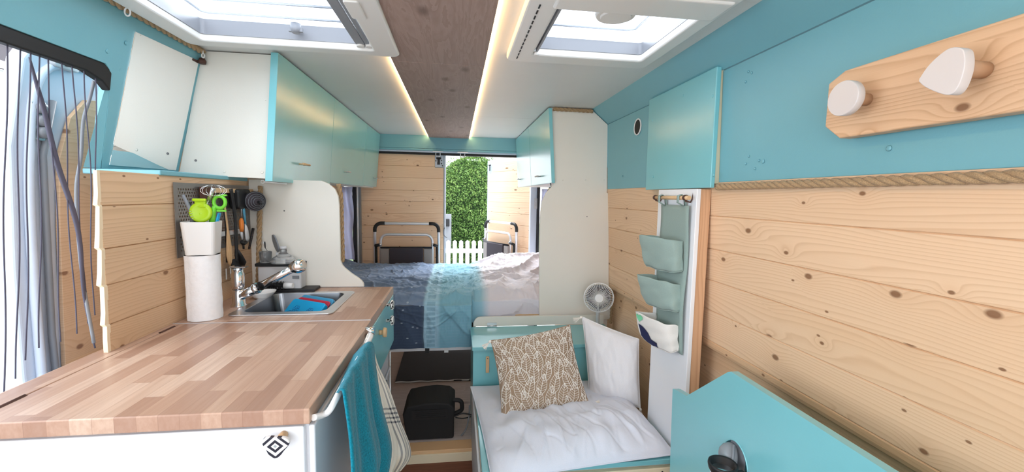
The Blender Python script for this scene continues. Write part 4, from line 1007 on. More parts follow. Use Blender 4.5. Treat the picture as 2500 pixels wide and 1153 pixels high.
# paper roll with utensil box on top
mb = MB()
def roll(u, v):
    a = 2*pi*u; r = .047+.0015*noise.noise(Vector((cos(a)*2, sin(a)*2, v*9)))+(.003 if .62 < u < .655 else 0)
    return (-.806+r*cos(a), 1.455+r*sin(a), .901+.208*v)
mb.grid(roll, 48, 20); mb.lathe([(.047, 0), (.018, 0), (.018, -.01)], (-.806, 1.455, 1.109), n=32)
tag(mb.build('paper_roll', M_paper), 'upright roll of white kitchen paper on the worktop by the pine wall', 'paper roll')
ub = empty('utensil_box', (-.80, 1.45, 1.11)); tag(ub, 'white square utensil box standing on the kitchen paper roll', 'utensil box')
def tapered(x, y, z0, z1, r0, r1, th, rot):
    a = rrect(-r0, r0, -r0, r0, .012, 4); b = rrect(-r1, r1, -r1, r1, .012, 4); c = rrect(-r1+th, r1-th, -r1+th, r1-th, .010, 4); d = rrect(-r0+th, r0-th, -r0+th, r0-th, .010, 4); k = len(a)
    vs = [(*p, z0) for p in a]+[(*p, z1) for p in b]+[(*p, z1) for p in c]+[(*p, z0+th) for p in d]
    fs = [tuple(range(k))[::-1], tuple(range(3*k, 4*k))]
    for L_ in range(3):
        for i in range(k): fs.append((L_*k+i, L_*k+(i+1) % k, (L_+1)*k+(i+1) % k, (L_+1)*k+i))
    m = MB(); m.add(vs, fs); return m.xf(Matrix.Translation((x, y, 0)) @ Matrix.Rotation(rot, 4, 'Z'))
tapered(-.802, 1.452, 1.1105, 1.215, .039, .046, .003, radians(12)).build('box', M_whitepl, ub, bevel=.002)
# utensils in the box
def ut(name, label, cat): e = empty(name, (-.80, 1.45, 1.12)); tag(e, label, cat, 'utensils in the white box'); return e
UB = Vector((-.80, 1.45, 1.12))
wk = ut('whisk', 'wire rotary whisk sticking out highest of the white utensil box', 'whisk')
w0 = at(490, 535, Y=1.44); w1 = at(521, 460, Y=1.44); mb = MB(); mb.tube([UB+Vector((.0, 0, .02)), w0, w1], .0022, 8); mb.tube([w0.lerp(w1, .62), w1], .0055, 10); mb.build('shaft', M_steel, wk)
mb = MB()
for k in range(4):
    a = k*pi/4+.3; e1 = Vector((cos(a), sin(a), 0)); r = .030
    for sgn in (1,):
        pts = [w1+Vector((0, 0, .010))]
        for t_ in range(1, 14):
            th = pi*t_/14; pts.append(w1+e1*(r*1.15*sin(2*pi*t_/14)) + Vector((0, 0, .010-.034*(1-cos(2*pi*t_/14))/2*1.0)))
        pts.append(w1+Vector((0, 0, .010))); mb.tube(pts, .0007, 6)
mb.build('wire_loops', M_chrome, wk)
pe = ut('peeler', 'black and steel peeler leaning left in the utensil box', 'peeler')
mb = MB(); mb.tube([UB+Vector((-.03, 0, .03)), at(468, 520, Y=1.43), at(446, 476, Y=1.42)], [.006, .006, .005], 8); mb.build('handle', M_grey, pe)
mb = MB()
for dx in range(4): mb.tube([at(455+dx*3, 518+dx*6, Y=1.425), at(466+dx*2, 516+dx*6, Y=1.42)], .0013, 5)
mb.tube([at(470, 536, Y=1.43), at(452, 490, Y=1.43)], .004, 6); mb.build('blade', M_steel, pe)
kn = ut('knife', 'black handled knife behind the peeler in the utensil box', 'knife'); mb = MB(); mb.tube([UB+Vector((-.02, .01, .02)), at(474, 530, Y=1.45), at(460, 495, Y=1.455)], [.007, .007, .006], 8); mb.build('handle', M_black, kn)
lm = ut('citrus_squeezer', 'lime green round squeezer in the utensil box', 'squeezer')
lc = at(491, 519, Y=1.435); ln = Vector((.15, -1, .05)); mb = MB(); mb.lathe([(.031, 0), (.032, .004), (.028, .010), (.020, .007), (.004, .006)], lc, ln, n=36, sy=1.0); mb.build('dish', M_lime, lm)
a = at(474, 487, Y=1.43); b = at(505, 498, Y=1.438); mb = MB(); mb.box(a.x, b.x, 1.428, 1.440, b.z-.012, a.z+.002); mb.box(a.x-.004, b.x+.004, 1.424, 1.430, a.z-.006, a.z+.003); mb.build('grip', M_lime, lm, bevel=.003)
MB().tube([UB+Vector((-.005, 0, .03)), lc], .008, 8).build('stem', M_lime, lm)
gp = ut('kitchen_tool', 'green plastic tool with a round opening at the right of the utensil box', 'kitchen tool')
gc = at(536, 494, Y=1.45); mb = MB(); mb.tube([gc+Vector((.017*cos(t_), .0, .019*sin(t_))) for t_ in [2*pi*i/28 for i in range(28)]], .0055, 8, closed=True)
mb.tube([gc+Vector((-.014, 0, -.012)), gc+Vector((-.02, 0, -.03)), UB+Vector((.02, 0, .03))], [.007, .009, .008], 8); mb.box(gc.x+.002, gc.x+.022, 1.447, 1.453, gc.z+.020, gc.z+.025); mb.box(gc.x-.008, gc.x+.018, 1.447, 1.453, gc.z-.030, gc.z-.024); mb.build('body', M_green, gp)
sc_ = ut('spatula', 'blue spatula half hidden at the right of the utensil box', 'spatula'); MB().tube([UB+Vector((.02, .01, .03)), at(536, 520, Y=1.46)], [.008, .009], 8, flat=.4).build('blade', M_blue, sc_)

# perforated rack and hanging tools
mb = MB(); y0, y1, z0, z1 = 1.428, 1.915, 1.100, 1.336
mb.prism([(y0, z0), (y1, z0), (y1, z1), (y0, z1)], 'X', -.8655, -.8640); tag(mb.build('perforated_rack', M_peg), 'perforated metal rack plate on the pine wall above the paper roll', 'tool rack')
mb = MB(); mb.box(-.863, -.840, 1.60, 1.89, 1.305, 1.322); tag(mb.build('hook_rail', M_woodlt, bevel=.002), 'light wood hook rail across the perforated rack', 'hook rail')
mb = MB(); mb.box(-.863, -.846, 1.555, 1.625, 1.278, 1.325); tag(mb.build('wood_block', M_brown, bevel=.002), 'dark brown wooden block behind the whisk', 'block')
mb = MB(); mb.box(-.863, -.850, 1.56, 1.80, 1.145, 1.165); tag(mb.build('magnet_bar', M_steel, bevel=.002), 'grey steel magnet bar low on the perforated rack', 'magnet bar')
def X(u, v, x=-.835): return at(u, v, X=x)
GR = 'tools hanging on the perforated rack'
def tool(name, label, cat, p): e = empty(name, p); tag(e, label, cat, GR); return e
def hookw(p, par):
    MB().tube([(p.x-.02, p.y, p.z+.004), (p.x, p.y, p.z+.006), (p.x+.004, p.y, p.z-.004)], .0016, 6).build('hook', M_steel, par)
# wooden spoons
def spoon(top, mid, bot, wmax, label, x=-.82):
    t0, t1, t2 = X(*top, x), X(*mid, x), X(*bot, x); mb = MB()
    pts = [t0, t0.lerp(t1, .5), t1]; n = 10; R = [.005, .005, .006]
    for i in range(1, n+1): f = i/n; pts.append(t1.lerp(t2, f)); R.append(.006+(wmax-.006)*sin(pi*min(.97, f*.62+.0))**1.0 if f < .8 else wmax*(math.sqrt(max(0.02, 1-((f-.55)/.45)**2))))
    mb.tube(pts, R, 12, flat=.35); return tag(mb.build('wooden_spoon', M_woodtan), label, 'wooden spoon', 'wooden spoons by the rack')
spoon((546, 478), (556, 560), (562, 650), .0185, 'long pale wooden spoon hanging in front of the rack', -.815)
spoon((528, 560), (535, 600), (540, 655), .018, 'wooden spoon partly behind the white utensil box', -.84)
e = tool('ladle', 'long black ladle with curved handle on the rack', 'ladle', X(572, 600)); mb = MB()
mb.tube(smoothpath([X(564, 462), X(570, 500), X(575, 540), X(577, 590), X(578, 640)], 5), .0085, 10, flat=.6); mb.build('handle', M_black, e)
mb = MB(); mb.tube([X(578, 610), X(583, 625), X(590, 640), X(592, 655)], [.008, .016, .018, .004], 12, flat=.35); mb.build('blade', M_black, e)
e = tool('spatula', 'black slotted spatula pointing down behind the faucet', 'spatula', X(575, 650, -.83)); mb = MB(); mb.prism([(X(564, 640).y-.0, .985), (X(564, 640).y+.012, 1.055), (X(585, 640).y-.01, 1.055), (X(588, 640).y, .985)], 'X', -.842, -.834); mb.build('blade', M_black, e, bevel=.001)
for y_ in (1.638, 1.668): MB().box(-.8335, -.8325, y_, y_+.006, .99, 1.03).build('slot', M_whitepl, e)
MB().tube([(-.838, 1.66, 1.05), (-.838, 1.665, 1.18), (-.845, 1.665, 1.30)], .004, 8).build('handle', M_black, e)
e = tool('spatula', 'orange handled silicone scraper on the rack', 'spatula', X(590, 560)); mb = MB(); mb.tube([X(588, 480), X(590, 535)], .0022, 6); mb.build('shaft', M_steel, e)
MB().tube([X(589, 533), X(589, 540), X(590, 558), X(590, 566)], [.004, .0085, .0085, .006], 10).build('grip', M_orange, e)
MB().tube([X(590, 566), X(590, 572), X(592, 584)], [.006, .008, .005], 10, flat=.5).build('head', M_ltgrey, e)
e = tool('spatula', 'blue handled spoon spatula beside the orange one', 'spatula', X(600, 560, -.83)); MB().tube([X(590, 472, -.83), X(596, 520, -.83), X(600, 550, -.83)], [.006, .007, .005], 8, flat=.6).build('handle', M_blueh, e)
MB().tube([X(599, 545, -.83), X(602, 565, -.83), X(604, 582, -.83), X(604, 588, -.83)], [.004, .013, .014, .006], 12, flat=.35).build('head', M_ltgrey, e)
e = tool('masher', 'small black masher low on the rack', 'masher', X(594, 600)); mb = MB(); mb.tube([X(590, 590), X(594, 596), X(600, 592)], .007, 8); mb.tube([X(594, 594), X(595, 608)], .004, 8); mb.build('head', M_black, e)
e = tool('hanging_brush', 'serrated black brush hanging lowest right on the rack', 'brush', X(612, 580)); mb = MB(); mb.tube([X(618, 558), X(614, 580), X(608, 608)], [.006, .005, .004], 8); mb.build('spine', M_black, e)
mb = MB()
for i in range(9): t_ = i/8; q_ = X(619, 562).lerp(X(609, 606), t_); mb.tube([q_, q_+Vector((.004, -.014, -.004))], .0014, 5)
mb.build('bristles', M_brown, e)
e = tool('folding_funnel', 'black collapsible round funnel at the right end of the rack', 'funnel', X(620, 490)); c_ = X(624, 492, -.80)
mb = MB(); mb.prism(rrect(c_.y-.075, c_.y+.02, c_.z-.03, c_.z+.048, .014), 'X', -.862, -.825); mb.build('body', M_black, e, bevel=.006)
ax = Vector((.75, -.7, -.1)).normalized(); mb = MB(); mb.lathe([(.040, -.01), (.040, .0), (.034, .001), (.033, .006), (.027, .007), (.026, .012), (.020, .013), (.019, .018), (.013, .019), (.012, .024)], c_, ax, n=36); mb.build('rings', M_darkgrey, e)
mb = MB(); b1 = ax.orthogonal().normalized(); b2 = ax.cross(b1)
for r_, h_ in ((.038, .002), (.030, .008), (.023, .014), (.016, .020)): mb.tube([c_+ax*h_+(b1*cos(2*pi*i/32)+b2*sin(2*pi*i/32))*r_ for i in range(32)], .0011, 5, closed=True)
lab(mb.build('ring_edges', M_grey, e), 'grey ring edges')
MB().tube([c_+ax*.024, c_+ax*.05+Vector((0, 0, -.003))], [.006, .004], 10).build('spout', M_black, e)
for yy in (1.66, 1.70, 1.76, 1.80):
    pass

# rear unit under the sink
ku = empty('sink_cabinet', (-.55, 1.65, 0)); tag(ku, 'teal drawer cabinet under the sink worktop', 'cabinet')
mb = MB(); mb.box(-.868, -.295, 1.40, 1.418, .66, .867); mb.box(-.868, -.295, 1.885, 1.90, .66, .867); mb.box(-.868, -.295, 1.419, 1.884, .645, .659); mb.build('body', M_white, ku)
mb = MB(); mb.box(-.294, -.277, 1.400, 1.898, .655, .866); dr_ = mb.build('drawer', M_teal, ku, bevel=.003)
for u, v in ((952, 745), (952, 783)):
    p = at(u, v, X=-.262); mb = MB(); mb.lathe([(.006, 0), (.006, .016), (.018, .018), (.021, .024), (.016, .030)], (-.277, p.y, p.z), (1, 0, 0), n=24); lab(mb.build('knob', M_knobf, dr_), 'black and white floral ceramic knob')
p = at(936, 812, X=-.262); mb = MB(); mb.lathe([(.009, 0), (.008, .014)], (-.277, p.y, p.z), (1, 0, 0), n=16); mb.lathe([(.017, .014), (.019, .020), (.017, .026)], (-.277, p.y, p.z), (1, 0, 0), n=8); lab(mb.build('knob', M_woodlt, dr_), 'wooden knob')
wr_ = empty('pull_out_rack', (-.4, 1.65, .1)); tag(wr_, 'grey metal pull-out rack under the teal drawer', 'rack')
mb = MB(); mb.box(-.868, -.300, 1.40, 1.42, 0, .64); mb.box(-.868, -.300, 1.88, 1.90, 0, .64); mb.box(-.868, -.300, 1.421, 1.879, .60, .64); mb.box(-.868, -.300, 1.421, 1.879, 0, .03); mb.build('housing', M_ltgrey, wr_, bevel=.003)
mb = MB(); mb.tube([(-.29, 1.86, .02), (-.29, 1.86, .62)], .005, 8); mb.tube([(-.29, 1.45, .55), (-.29, 1.86, .55)], .005, 8); mb.tube([(-.29, 1.45, .3), (-.29, 1.86, .3)], .005, 8); mb.tube([(-.29, 1.45, .02), (-.29, 1.45, .62)], .005, 8); mb.build('frame', M_steel, wr_)
mb = MB(); mb.box(-.32, -.296, 1.45, 1.84, .10, .50); mb.build('front', M_grey, wr_, bevel=.004)

# ---- cloths over the bar
def cloth(name, mat, fn, nu, nv, label, cat, uvfn=None, solid=.003):
    mb = MB(); mb.grid(fn, nu, nv, uvfn=uvfn); return tag(mb.build(name, mat, None, solid=solid, recalc=False), label, cat)
def bil(c, u, v):
    a = Vector(c[0]).lerp(Vector(c[1]), u); b = Vector(c[3]).lerp(Vector(c[2]), u); return a.lerp(b, v)
def rowcloth(rows):
    """rows: list of (left point, right point) from top to bottom"""
    Lp = smoothpath([r[0] for r in rows], 6); Rp = smoothpath([r[1] for r in rows], 6); n = len(Lp)-1
    def fn(u, v):
        i = min(int(v*n), n-1); f = v*n-i
        return Lp[i].lerp(Lp[i+1], f).lerp(Rp[i].lerp(Rp[i+1], f), u)
    return fn
rows = [(at(812, 985, X=-.262), at(866, 870, X=-.262)), (at(830, 955, X=-.229), at(904, 838, X=-.229)), (at(834, 985, X=-.222), at(912, 890, X=-.224)), (at(842, 1080, X=-.212), at(925, 985, X=-.205)), (at(843, 1180, X=-.205), at(950, 1098, X=-.185)), (at(842, 1260, X=-.205), at(925, 1215, X=-.19))]
base = rowcloth(rows)
def tfn(u, v):
    p = base(u, v); f = .010*v*sin(u*13+v*1.5)+.006*v*sin(u*29+1)
    return p+Vector((f, 0, 0))
cloth('towel', M_teal_towel, tfn, 60, 60, 'teal terry towel hanging over the white towel bar', 'towel', solid=.005)
rows = [(at(898, 842, X=-.246), at(908, 815, X=-.246)), (at(903, 838, X=-.232), at(915, 832, X=-.232)), (at(908, 880, X=-.222), at(934, 900, X=-.215)), (at(915, 960, X=-.215), at(962, 960, X=-.185)), (at(925, 1040, X=-.205), at(987, 1035, X=-.165)), (at(925, 1110, X=-.20), at(1012, 1105, X=-.145)), (at(915, 1190, X=-.20), at(985, 1150, X=-.16))]
base2 = rowcloth(rows)
def t2(u, v):
    p = base2(u, v); f = .012*v*sin(u*15+v*2)+.006*sin(u*31+v*5)*v
    return p+Vector((f-.012, .006*sin(v*20)*v, 0))
tt = cloth('tea_towel', M_tea, t2, 60, 80, 'off-white tea towel with grey and navy stripes hanging beside the teal towel', 'towel', solid=.0015)

# =================================================================== BENCH AND CUSHIONS
bx = empty('storage_bench', (.48, 2.23, 0)); tag(bx, 'teal storage chest with lid between bench seat and bed', 'chest')
mb = MB(); mb.box(.087, .885, 2.078, 2.395, 0, .5295); mb.build('body', M_teal, bx, bevel=.002)
mb = MB(); mb.box(.082, .890, 2.066, 2.4015, .532, .5505); mb.build('lid', M_teal, bx, bevel=.002)
p = at(1190, 890, Y=2.074); mb = MB(); mb.box(p.x-.0085, p.x+.0085, 2.066, 2.0775, p.z-.042, p.z+.042); mb.build('pull_tab', M_woodlt, bx, bevel=.002)
MB().lathe([(.003, 0), (.002, .0015)], (p.x, 2.066, p.z+.034), (0, -1, 0), n=10).build('screw', M_screw, bx)
mb = MB(); mb.prism([(.102, .5515)]+[(.890, .5515), (.890, .608)]+arcpts(.142, .568, .040, 90, 180, 8), 'Y', 2.402, 2.418); lp_ = tag(mb.build('bed_edge_board', M_white, bevel=.002), 'white edge board with rounded corner between chest lid and bed', 'board')
p = at(1201, 793, Y=2.4); mb = MB(); mb.box(p.x-.028, p.x+.028, 2.3975, 2.4012, p.z-.006, p.z+.012); mb.tube([(p.x-.028, 2.397, p.z-.007), (p.x+.028, 2.397, p.z-.007)], .0035, 8); mb.build('hinge', M_steel, lp_)
st_ = empty('bench_seat', (.46, 1.75, 0)); tag(st_, 'low bench seat box with teal lid and pale body', 'bench')
mb = MB(); mb.box(.092, .835, 1.425, 2.062, 0, .318); mb.build('body', M_white, st_, bevel=.002)
mb = MB(); mb.box(.095, .838, 1.405, 2.064, .3195, .338); mb.build('lid', M_teal, st_, bevel=.002)
mb = MB(); mb.box(.20, .820, 1.405, 1.424, .18, .306); df = mb.build('drawer', M_cream, st_, bevel=.003)
for u in (1240+210, 1618): 
    p = at(u, 1140, Y=1.404); MB().lathe([(.004, 0), (.003, .001)], (min(.80, p.x), 1.405, .29), (0, -1, 0), n=10).build('screw', M_black, df)
mb = MB(); mb.box(.082, .0915, 1.42, 2.062, 0, .325); mb.build('side_edge', M_ltgrey, st_, bevel=.002)

def pillow(c, th, nrm, name, mat, label, cat, seed=0, pinch=.05, wr=.006, n=48, flatb=1.0, group=None, parent=None, pw=(2.2, .55)):
    """c: four corners; the two faces bulge along nrm"""
    c = [Vector(q) for q in c]; nrm = Vector(nrm).normalized(); cen = sum(c, Vector())/4
    def fn(u, v, side):
        a, b = 2*u-1, 2*v-1
        k = 1-pinch*((1-a*a)*abs(b)**3) ; k2 = 1-pinch*((1-b*b)*abs(a)**3)
        uu, vv = .5+a*.5*k2, .5+b*.5*k
        p = bil(c, uu, vv)
        h = max(0, (1-abs(a)**pw[0]))**pw[1]*max(0, (1-abs(b)**pw[0]))**pw[1]
        if wr > .02: h *= .30+.70*min(1, max(0, (v-.18)/.5))**1.2*(.75+.25*u)
        w_ = wr*(noise.noise(Vector((a*3.1+seed, b*3.1, seed)))+.6*noise.noise(Vector((a*9+seed, b*4, 2*seed))))*min(1, h*2.5)
        if wr > .02: w_ += .016*math.exp(-(noise.noise(Vector((a*4.5+b*1.2, b*1.1-a*.5, 3.0)))/.05)**2)*h*max(0, .4+noise.noise(Vector((a*2, b*2, 8)))*1.5)-.010*math.exp(-(noise.noise(Vector((a*6-b*2, b*1.6+a, 13.0)))/.05)**2)*h
        s_ = 1 if side > 0 else flatb
        return p+nrm*side*(th*.5*h*s_+w_*.7+.001)
    mb = MB(); mb.grid(lambda u, v: fn(u, v, 1), n, n); mb.grid(lambda u, v: fn(u, v, -1), n, n)
    rim = [fn(i/n, 0, 0) for i in range(n)]+[fn(1, i/n, 0) for i in range(n)]+[fn(1-i/n, 1, 0) for i in range(n)]+[fn(0, 1-i/n, 0) for i in range(n)]
    mb.tube(rim, .0028, 6, closed=True)
    o = mb.build(name, mat, parent, recalc=False)
    if label: tag(o, label, cat, group)
    return o, fn
def tassel(p, d, par, mat, L=.055):
    p = Vector(p); d = Vector(d).normalized(); mb = MB(); mb.lathe([(.003, 0), (.007, .006), (.006, .014)], p, d, n=10)
    random.seed(int(abs(p.x*1000)))
    for i in range(26):
        r = Vector((random.uniform(-1, 1), random.uniform(-1, 1), random.uniform(-1, 1)))*.22
        mb.tube([p+d*.012, p+(d+r*.6).normalized()*L*.5, p+(d+r).normalized()*L], .0012, 4, cap=False)
    return mb.build('tassel', mat, par)
# seat pillow
sp_, _f2 = pillow([(.075, 2.05, .352), (.82, 2.05, .36), (.832, 1.42, .347), (.125, 1.335, .347)], .19, (0, 0, 1), 'seat_pillow', M_cotton, 'crumpled white pillow lying flat on the bench seat', 'pillow', 3.3, .02, .024, 130, flatb=.0, pw=(3, .55))
# plain cushion in the corner
pc_ = [at(1422, 774, Y=2.02), (.838, 1.80, .665), (.842, 1.76, .355), at(1440, 975, Y=1.90)]
pcush, _ = pillow(pc_, .12, (-.5, -1, .15), 'cushion', M_plaincush, 'plain off-white cushion leaning in the corner under the organizer', 'cushion', 7.7, .03, .008, group='cushions on the bench')
tassel(pc_[0], (-1, -.2, -.3), pcush, M_embro, .05); tassel(Vector(pc_[2]), (.1, -.3, -1), pcush, M_embro, .03); tassel(Vector(pc_[3])+Vector((0, -.04, 0)), (.3, -.8, .1), pcush, M_embro, .05)
# patterned cushion
pa_ = [at(1199, 832, Y=1.93), at(1391, 794, Y=1.95), at(1437, 985, Y=1.74), at(1226, 1030, Y=1.69)]
ncu = (Vector(pa_[1])-Vector(pa_[0])).cross(Vector(pa_[3])-Vector(pa_[0])).normalized()
if ncu.y > 0: ncu = -ncu
acush, afn = pillow(pa_, .11, ncu, 'cushion', M_taupe, 'taupe cushion with white embroidered leaf pattern on the bench', 'cushion', 1.7, .06, .003, group='cushions on the bench')
for c_, d_ in ((pa_[0], (-1, 0, -1)), (pa_[3], (-.8, -.2, -1)), (pa_[2], (1, -.2, .1))): tassel(c_, d_, acush, M_embro, .05)
# embroidered leaves drawn on the front face
mb = MB(); random.seed(5)
def surf(a, b):
    a = min(.995, max(.005, a)); b = min(.995, max(.005, b)); return afn(a, b, 1)+ncu*.0012
def stitch(pts, r=.0013):
    P = [surf(*q) for q in pts]
    if len(P) > 1: mb.tube(P, r, 4, cap=False, flat=.6)
def leaf(cx, cy, L, W, ang):
    ca, sa = cos(ang), sin(ang)
    def T(a, b): return (cx+a*ca-b*sa, cy+a*sa+b*ca)
    def wd(t_): return W*sin(pi*t_**.8)**.9
    N_ = 12
    inb = lambda p: -.01 < p[0] < 1.01 and -.01 < p[1] < 1.01
    for s_ in (1, -1):
        q = [T(L*(i/N_-.5), s_*wd(i/N_)) for i in range(N_+1)]; q = [p for p in q if inb(p)]
        stitch(q, .0016)
        for k in range(1, 8):
            t0 = .08+.11*k; t1 = min(.98, t0+.14); q = [T(L*(t0-.5), 0), T(L*((t0*.6+t1*.4)-.5), s_*wd(t1)*.5), T(L*(t1-.5), s_*wd(t1))]
            if all(inb(p) for p in q): stitch(smooth2(q), .0012)
    q = [p for p in [T(L*(i/8-.5), 0) for i in range(9)] if inb(p)]; stitch(q, .0015)
def smooth2(q):
    a, b, c = q; return [a, (.25*a[0]+.5*b[0]+.25*c[0], .25*a[1]+.5*b[1]+.25*c[1]), c]
for r in range(8):
    for c_ in range(8):
        cx = (c_+.5*(r % 2))/7.0; cy = r/7.0
        leaf(cx+random.uniform(-.01, .01), cy+random.uniform(-.01, .01), .25, .058, -pi/2+random.choice((-.38, .38, .3, -.3, .12)))
mb.build('leaf_embroidery', M_embro, acush, recalc=False)
mb = MB(); q = Vector(pa_[2])+Vector((-.03, -.01, -.012)); mb.quad3([q, q+Vector((.045, 0, -.004)), q+Vector((.045, -.02, -.02)), q+Vector((0, -.02, -.016))], .0008); mb.build('care_tag', M_whitepl, acush)

# fan
fn_ = empty('desk_fan', (.83, 2.28, .551)); tag(fn_, 'small round white fan standing on the chest lid before the tall partition', 'fan')
fcn = at(1462, 727, Y=2.26); fa = Vector((-.28, -1, .06)).normalized(); R_ = .082
mb = MB(); N_ = 46; e1 = fa.cross(Vector((0, 0, 1))).normalized(); e2 = e1.cross(fa)
for i in range(N_):
    a = 2*pi*i/N_; d_ = e1*cos(a)+e2*sin(a); d2 = e1*cos(a+.35)+e2*sin(a+.35)
    mb.tube([fcn+d_*.022+fa*.024, fcn+d2*.055+fa*.021, fcn+d2*.076+fa*.010, fcn+d2*R_, fcn+d2*.076-fa*.02], .0014, 5)
mb.build('grille', M_whitepl, fn_)
mb = MB()
for r_, h_ in ((R_, 0), (R_*.985, -.012)): mb.tube([fcn+(e1*cos(a)+e2*sin(a))*r_+fa*h_ for a in [2*pi*i/48 for i in range(48)]], .0035, 8, closed=True)
mb.build('rim', M_whitepl, fn_)
MB().lathe([(.024, 0), (.025, .004), (.022, .007)], fcn+fa*.022, fa, n=28).build('hub_cap', M_whitepl, fn_)
MB().lathe([(.070, -.024), (.045, -.045), (.03, -.06)], fcn, fa, n=32).build('motor_housing', M_grey, fn_)
mb = MB()
for k in range(5):
    a = 2*pi*k/5; d_ = e1*cos(a)+e2*sin(a); d2 = e1*cos(a+.9)+e2*sin(a+.9); mb.quad3([fcn+d_*.015-fa*.004, fcn+d_*.062-fa*.012, fcn+d2*.062+fa*.002, fcn+d2*.015+fa*.004], .0015)
mb.build('blades', M_darkgrey, fn_)
mb = MB(); c_ = fcn-fa*.03; mb.tube([c_+Vector((0, 0, -.03)), (c_.x, c_.y, .565)], .011, 14); mb.build('stand', M_ltgrey, fn_)
MB().lathe([(.05, 0), (.05, .008), (.04, .014), (.012, .018)], (c_.x, c_.y, .5515), n=32).build('base', M_whitepl, fn_)

# =================================================================== BED
bf = empty('bed_platform', (0, 3.1, .06)); tag(bf, 'bed platform across the rear of the van with a white front rail', 'bed')
mb = MB(); mb.box(-.955, .925, 2.47, 3.74, .56, .60); mb.build('platform', M_woodlt, bf)
mb = MB(); mb.box(-.40, .10, 2.425, 2.445, .405, .428); mb.build('front_rail', M_gloss, bf, bevel=.002)
mb = MB(); p = at(1072, 858, Y=2.41); mb.box(-.40, .10, 2.45, 2.47, .43, .56)
mb.build('apron', M_woodlt, bf)
for xx in (-.41, .105):
    mb = MB(); mb.box(xx-.012, xx+.012, 2.45, 2.48, .06, .56); mb.build('leg', M_black if xx < 0 else M_white, bf)
for xx in (-.165, -.055): 
    mb = MB(); mb.box(xx-.012, xx+.012, 2.418, 2.425, .395, .432); mb.build('bracket', M_black if xx < -.1 else M_whitepl, bf)
def sst(a, b, x): t_ = min(1, max(0, (x-a)/(b-a))); return t_*t_*(3-2*t_)
def ridge(p): return 1-abs(noise.noise(p))*2
def duvet(u, v):
    X_ = -.945+1.865*u
    hang = 1-sst(.085, .115, X_)
    zb = .432*hang+.575*(1-hang); yf = 2.400*hang+2.480*(1-hang)
    # v: 0..0.26 hanging face, then the top
    if v < .24:
        t_ = v/.24; z = zb+(.685-zb)*t_; y = yf-.012*sin(t_*pi)*hang; nz, ny = .0, -1.0
    else:
        t_ = (v-.24)/.76; y = yf+.05*t_**.5+(3.70-yf-.05)*t_; z = .685+.042*sst(0, .07, t_)-.012*t_
        ny = -(1-sst(0, .05, t_)); nz = sst(0, .05, t_)
    P_ = Vector((X_*2.3, y*2.3+z*2.0, 0))
    wv = noise.noise(P_*.9+Vector((3, 1, 0)))*1.3
    f1 = ridge(Vector((X_*3.2+wv+y*2.4, y*5.5-X_*2.4+wv, 1.0)))
    f2 = ridge(Vector((X_*9+wv*2, y*8+z*3+X_*4, 5.0)))
    f3 = ridge(Vector((X_*17+wv*3+y*5, y*16+z*4-X_*5, 9.0)))
    amp = .024+.016*sst(.05, .35, X_)
    def cr_(a, fr_, st_, sd, wd):
        ca, sa = cos(a), sin(a); xr = X_*ca+(y+z*.8)*sa; yr = -X_*sa+(y+z*.8)*ca
        n1 = noise.noise(Vector((xr*fr_/st_+wv*.5, yr*fr_+wv*.9, sd))); return math.exp(-(n1/wd)**2)*(.35+.65*max(0, noise.noise(Vector((xr*3, yr*3, sd+4)))*2))
    side = sst(-.2, .3, X_)
    cre = .013*cr_(.5-1.5*(X_+.3)*.6, 7, 3.0, 2.0, .07)+.010*cr_(-.35-side*.4, 10, 3.5, 6.0, .06)+.007*cr_(1.0+side*.8, 13, 3.0, 11.0, .07)
    h = cre+amp*.8*(f1**2*1.1 if f1 > 0 else 0)+.006*(max(0, f2))**3+.002*(max(0, f3))**2
    if v < .24: h = h*(.25+.75*t_*(1-hang*.0))+(.012*f1*max(0, f1)*(1-hang))+.006*sin(X_*60+wv*5)*(1-t_)*(.5+.5*noise.noise(Vector((X_*6, 0, 0))))
    back = sst(3.5, 3.7, y)
    bump = .085*sst(.08, .42, X_)*sst(2.80, 3.35, y)*(1-.55*sst(3.62, 3.72, y))
    bump += .045*sst(-.80, -.93, X_)*sst(2.6, 3.1, y)
    z += h*nz*(1-.6*back)+bump; y += h*ny
    if v > .985: z -= .10
    if X_ > .09: y = max(y, 2.461)
    if X_ > .09 and y < 2.475: z = min(z, .70)
    return Vector((X_, y, z))
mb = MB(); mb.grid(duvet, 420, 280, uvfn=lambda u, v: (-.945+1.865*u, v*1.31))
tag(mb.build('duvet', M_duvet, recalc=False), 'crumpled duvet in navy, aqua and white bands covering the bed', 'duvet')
# rear curtains
def curtain(x0, x1, z0, z1, y, label, seed):
    mb = MB(); mb.grid(lambda u, v: (x0+(x1-x0)*u+.006*sin(v*11+seed), y+.012*sin(u*9+seed+v*3)+.01*noise.noise(Vector((u*3, v*6, seed))), z0+(z1-z0)*v), 24, 50)
    return tag(mb.build('curtain', M_curtain, None, solid=.002, recalc=False), label, 'curtain', 'rear curtains')
curtain(-.975, -.868, .75, 1.370, 3.715, 'blue-grey curtain gathered left of the rear doors', 1)
curtain(.752, .90, .80, 1.385, 3.715, 'pale lilac curtain gathered right of the rear doors', 4)

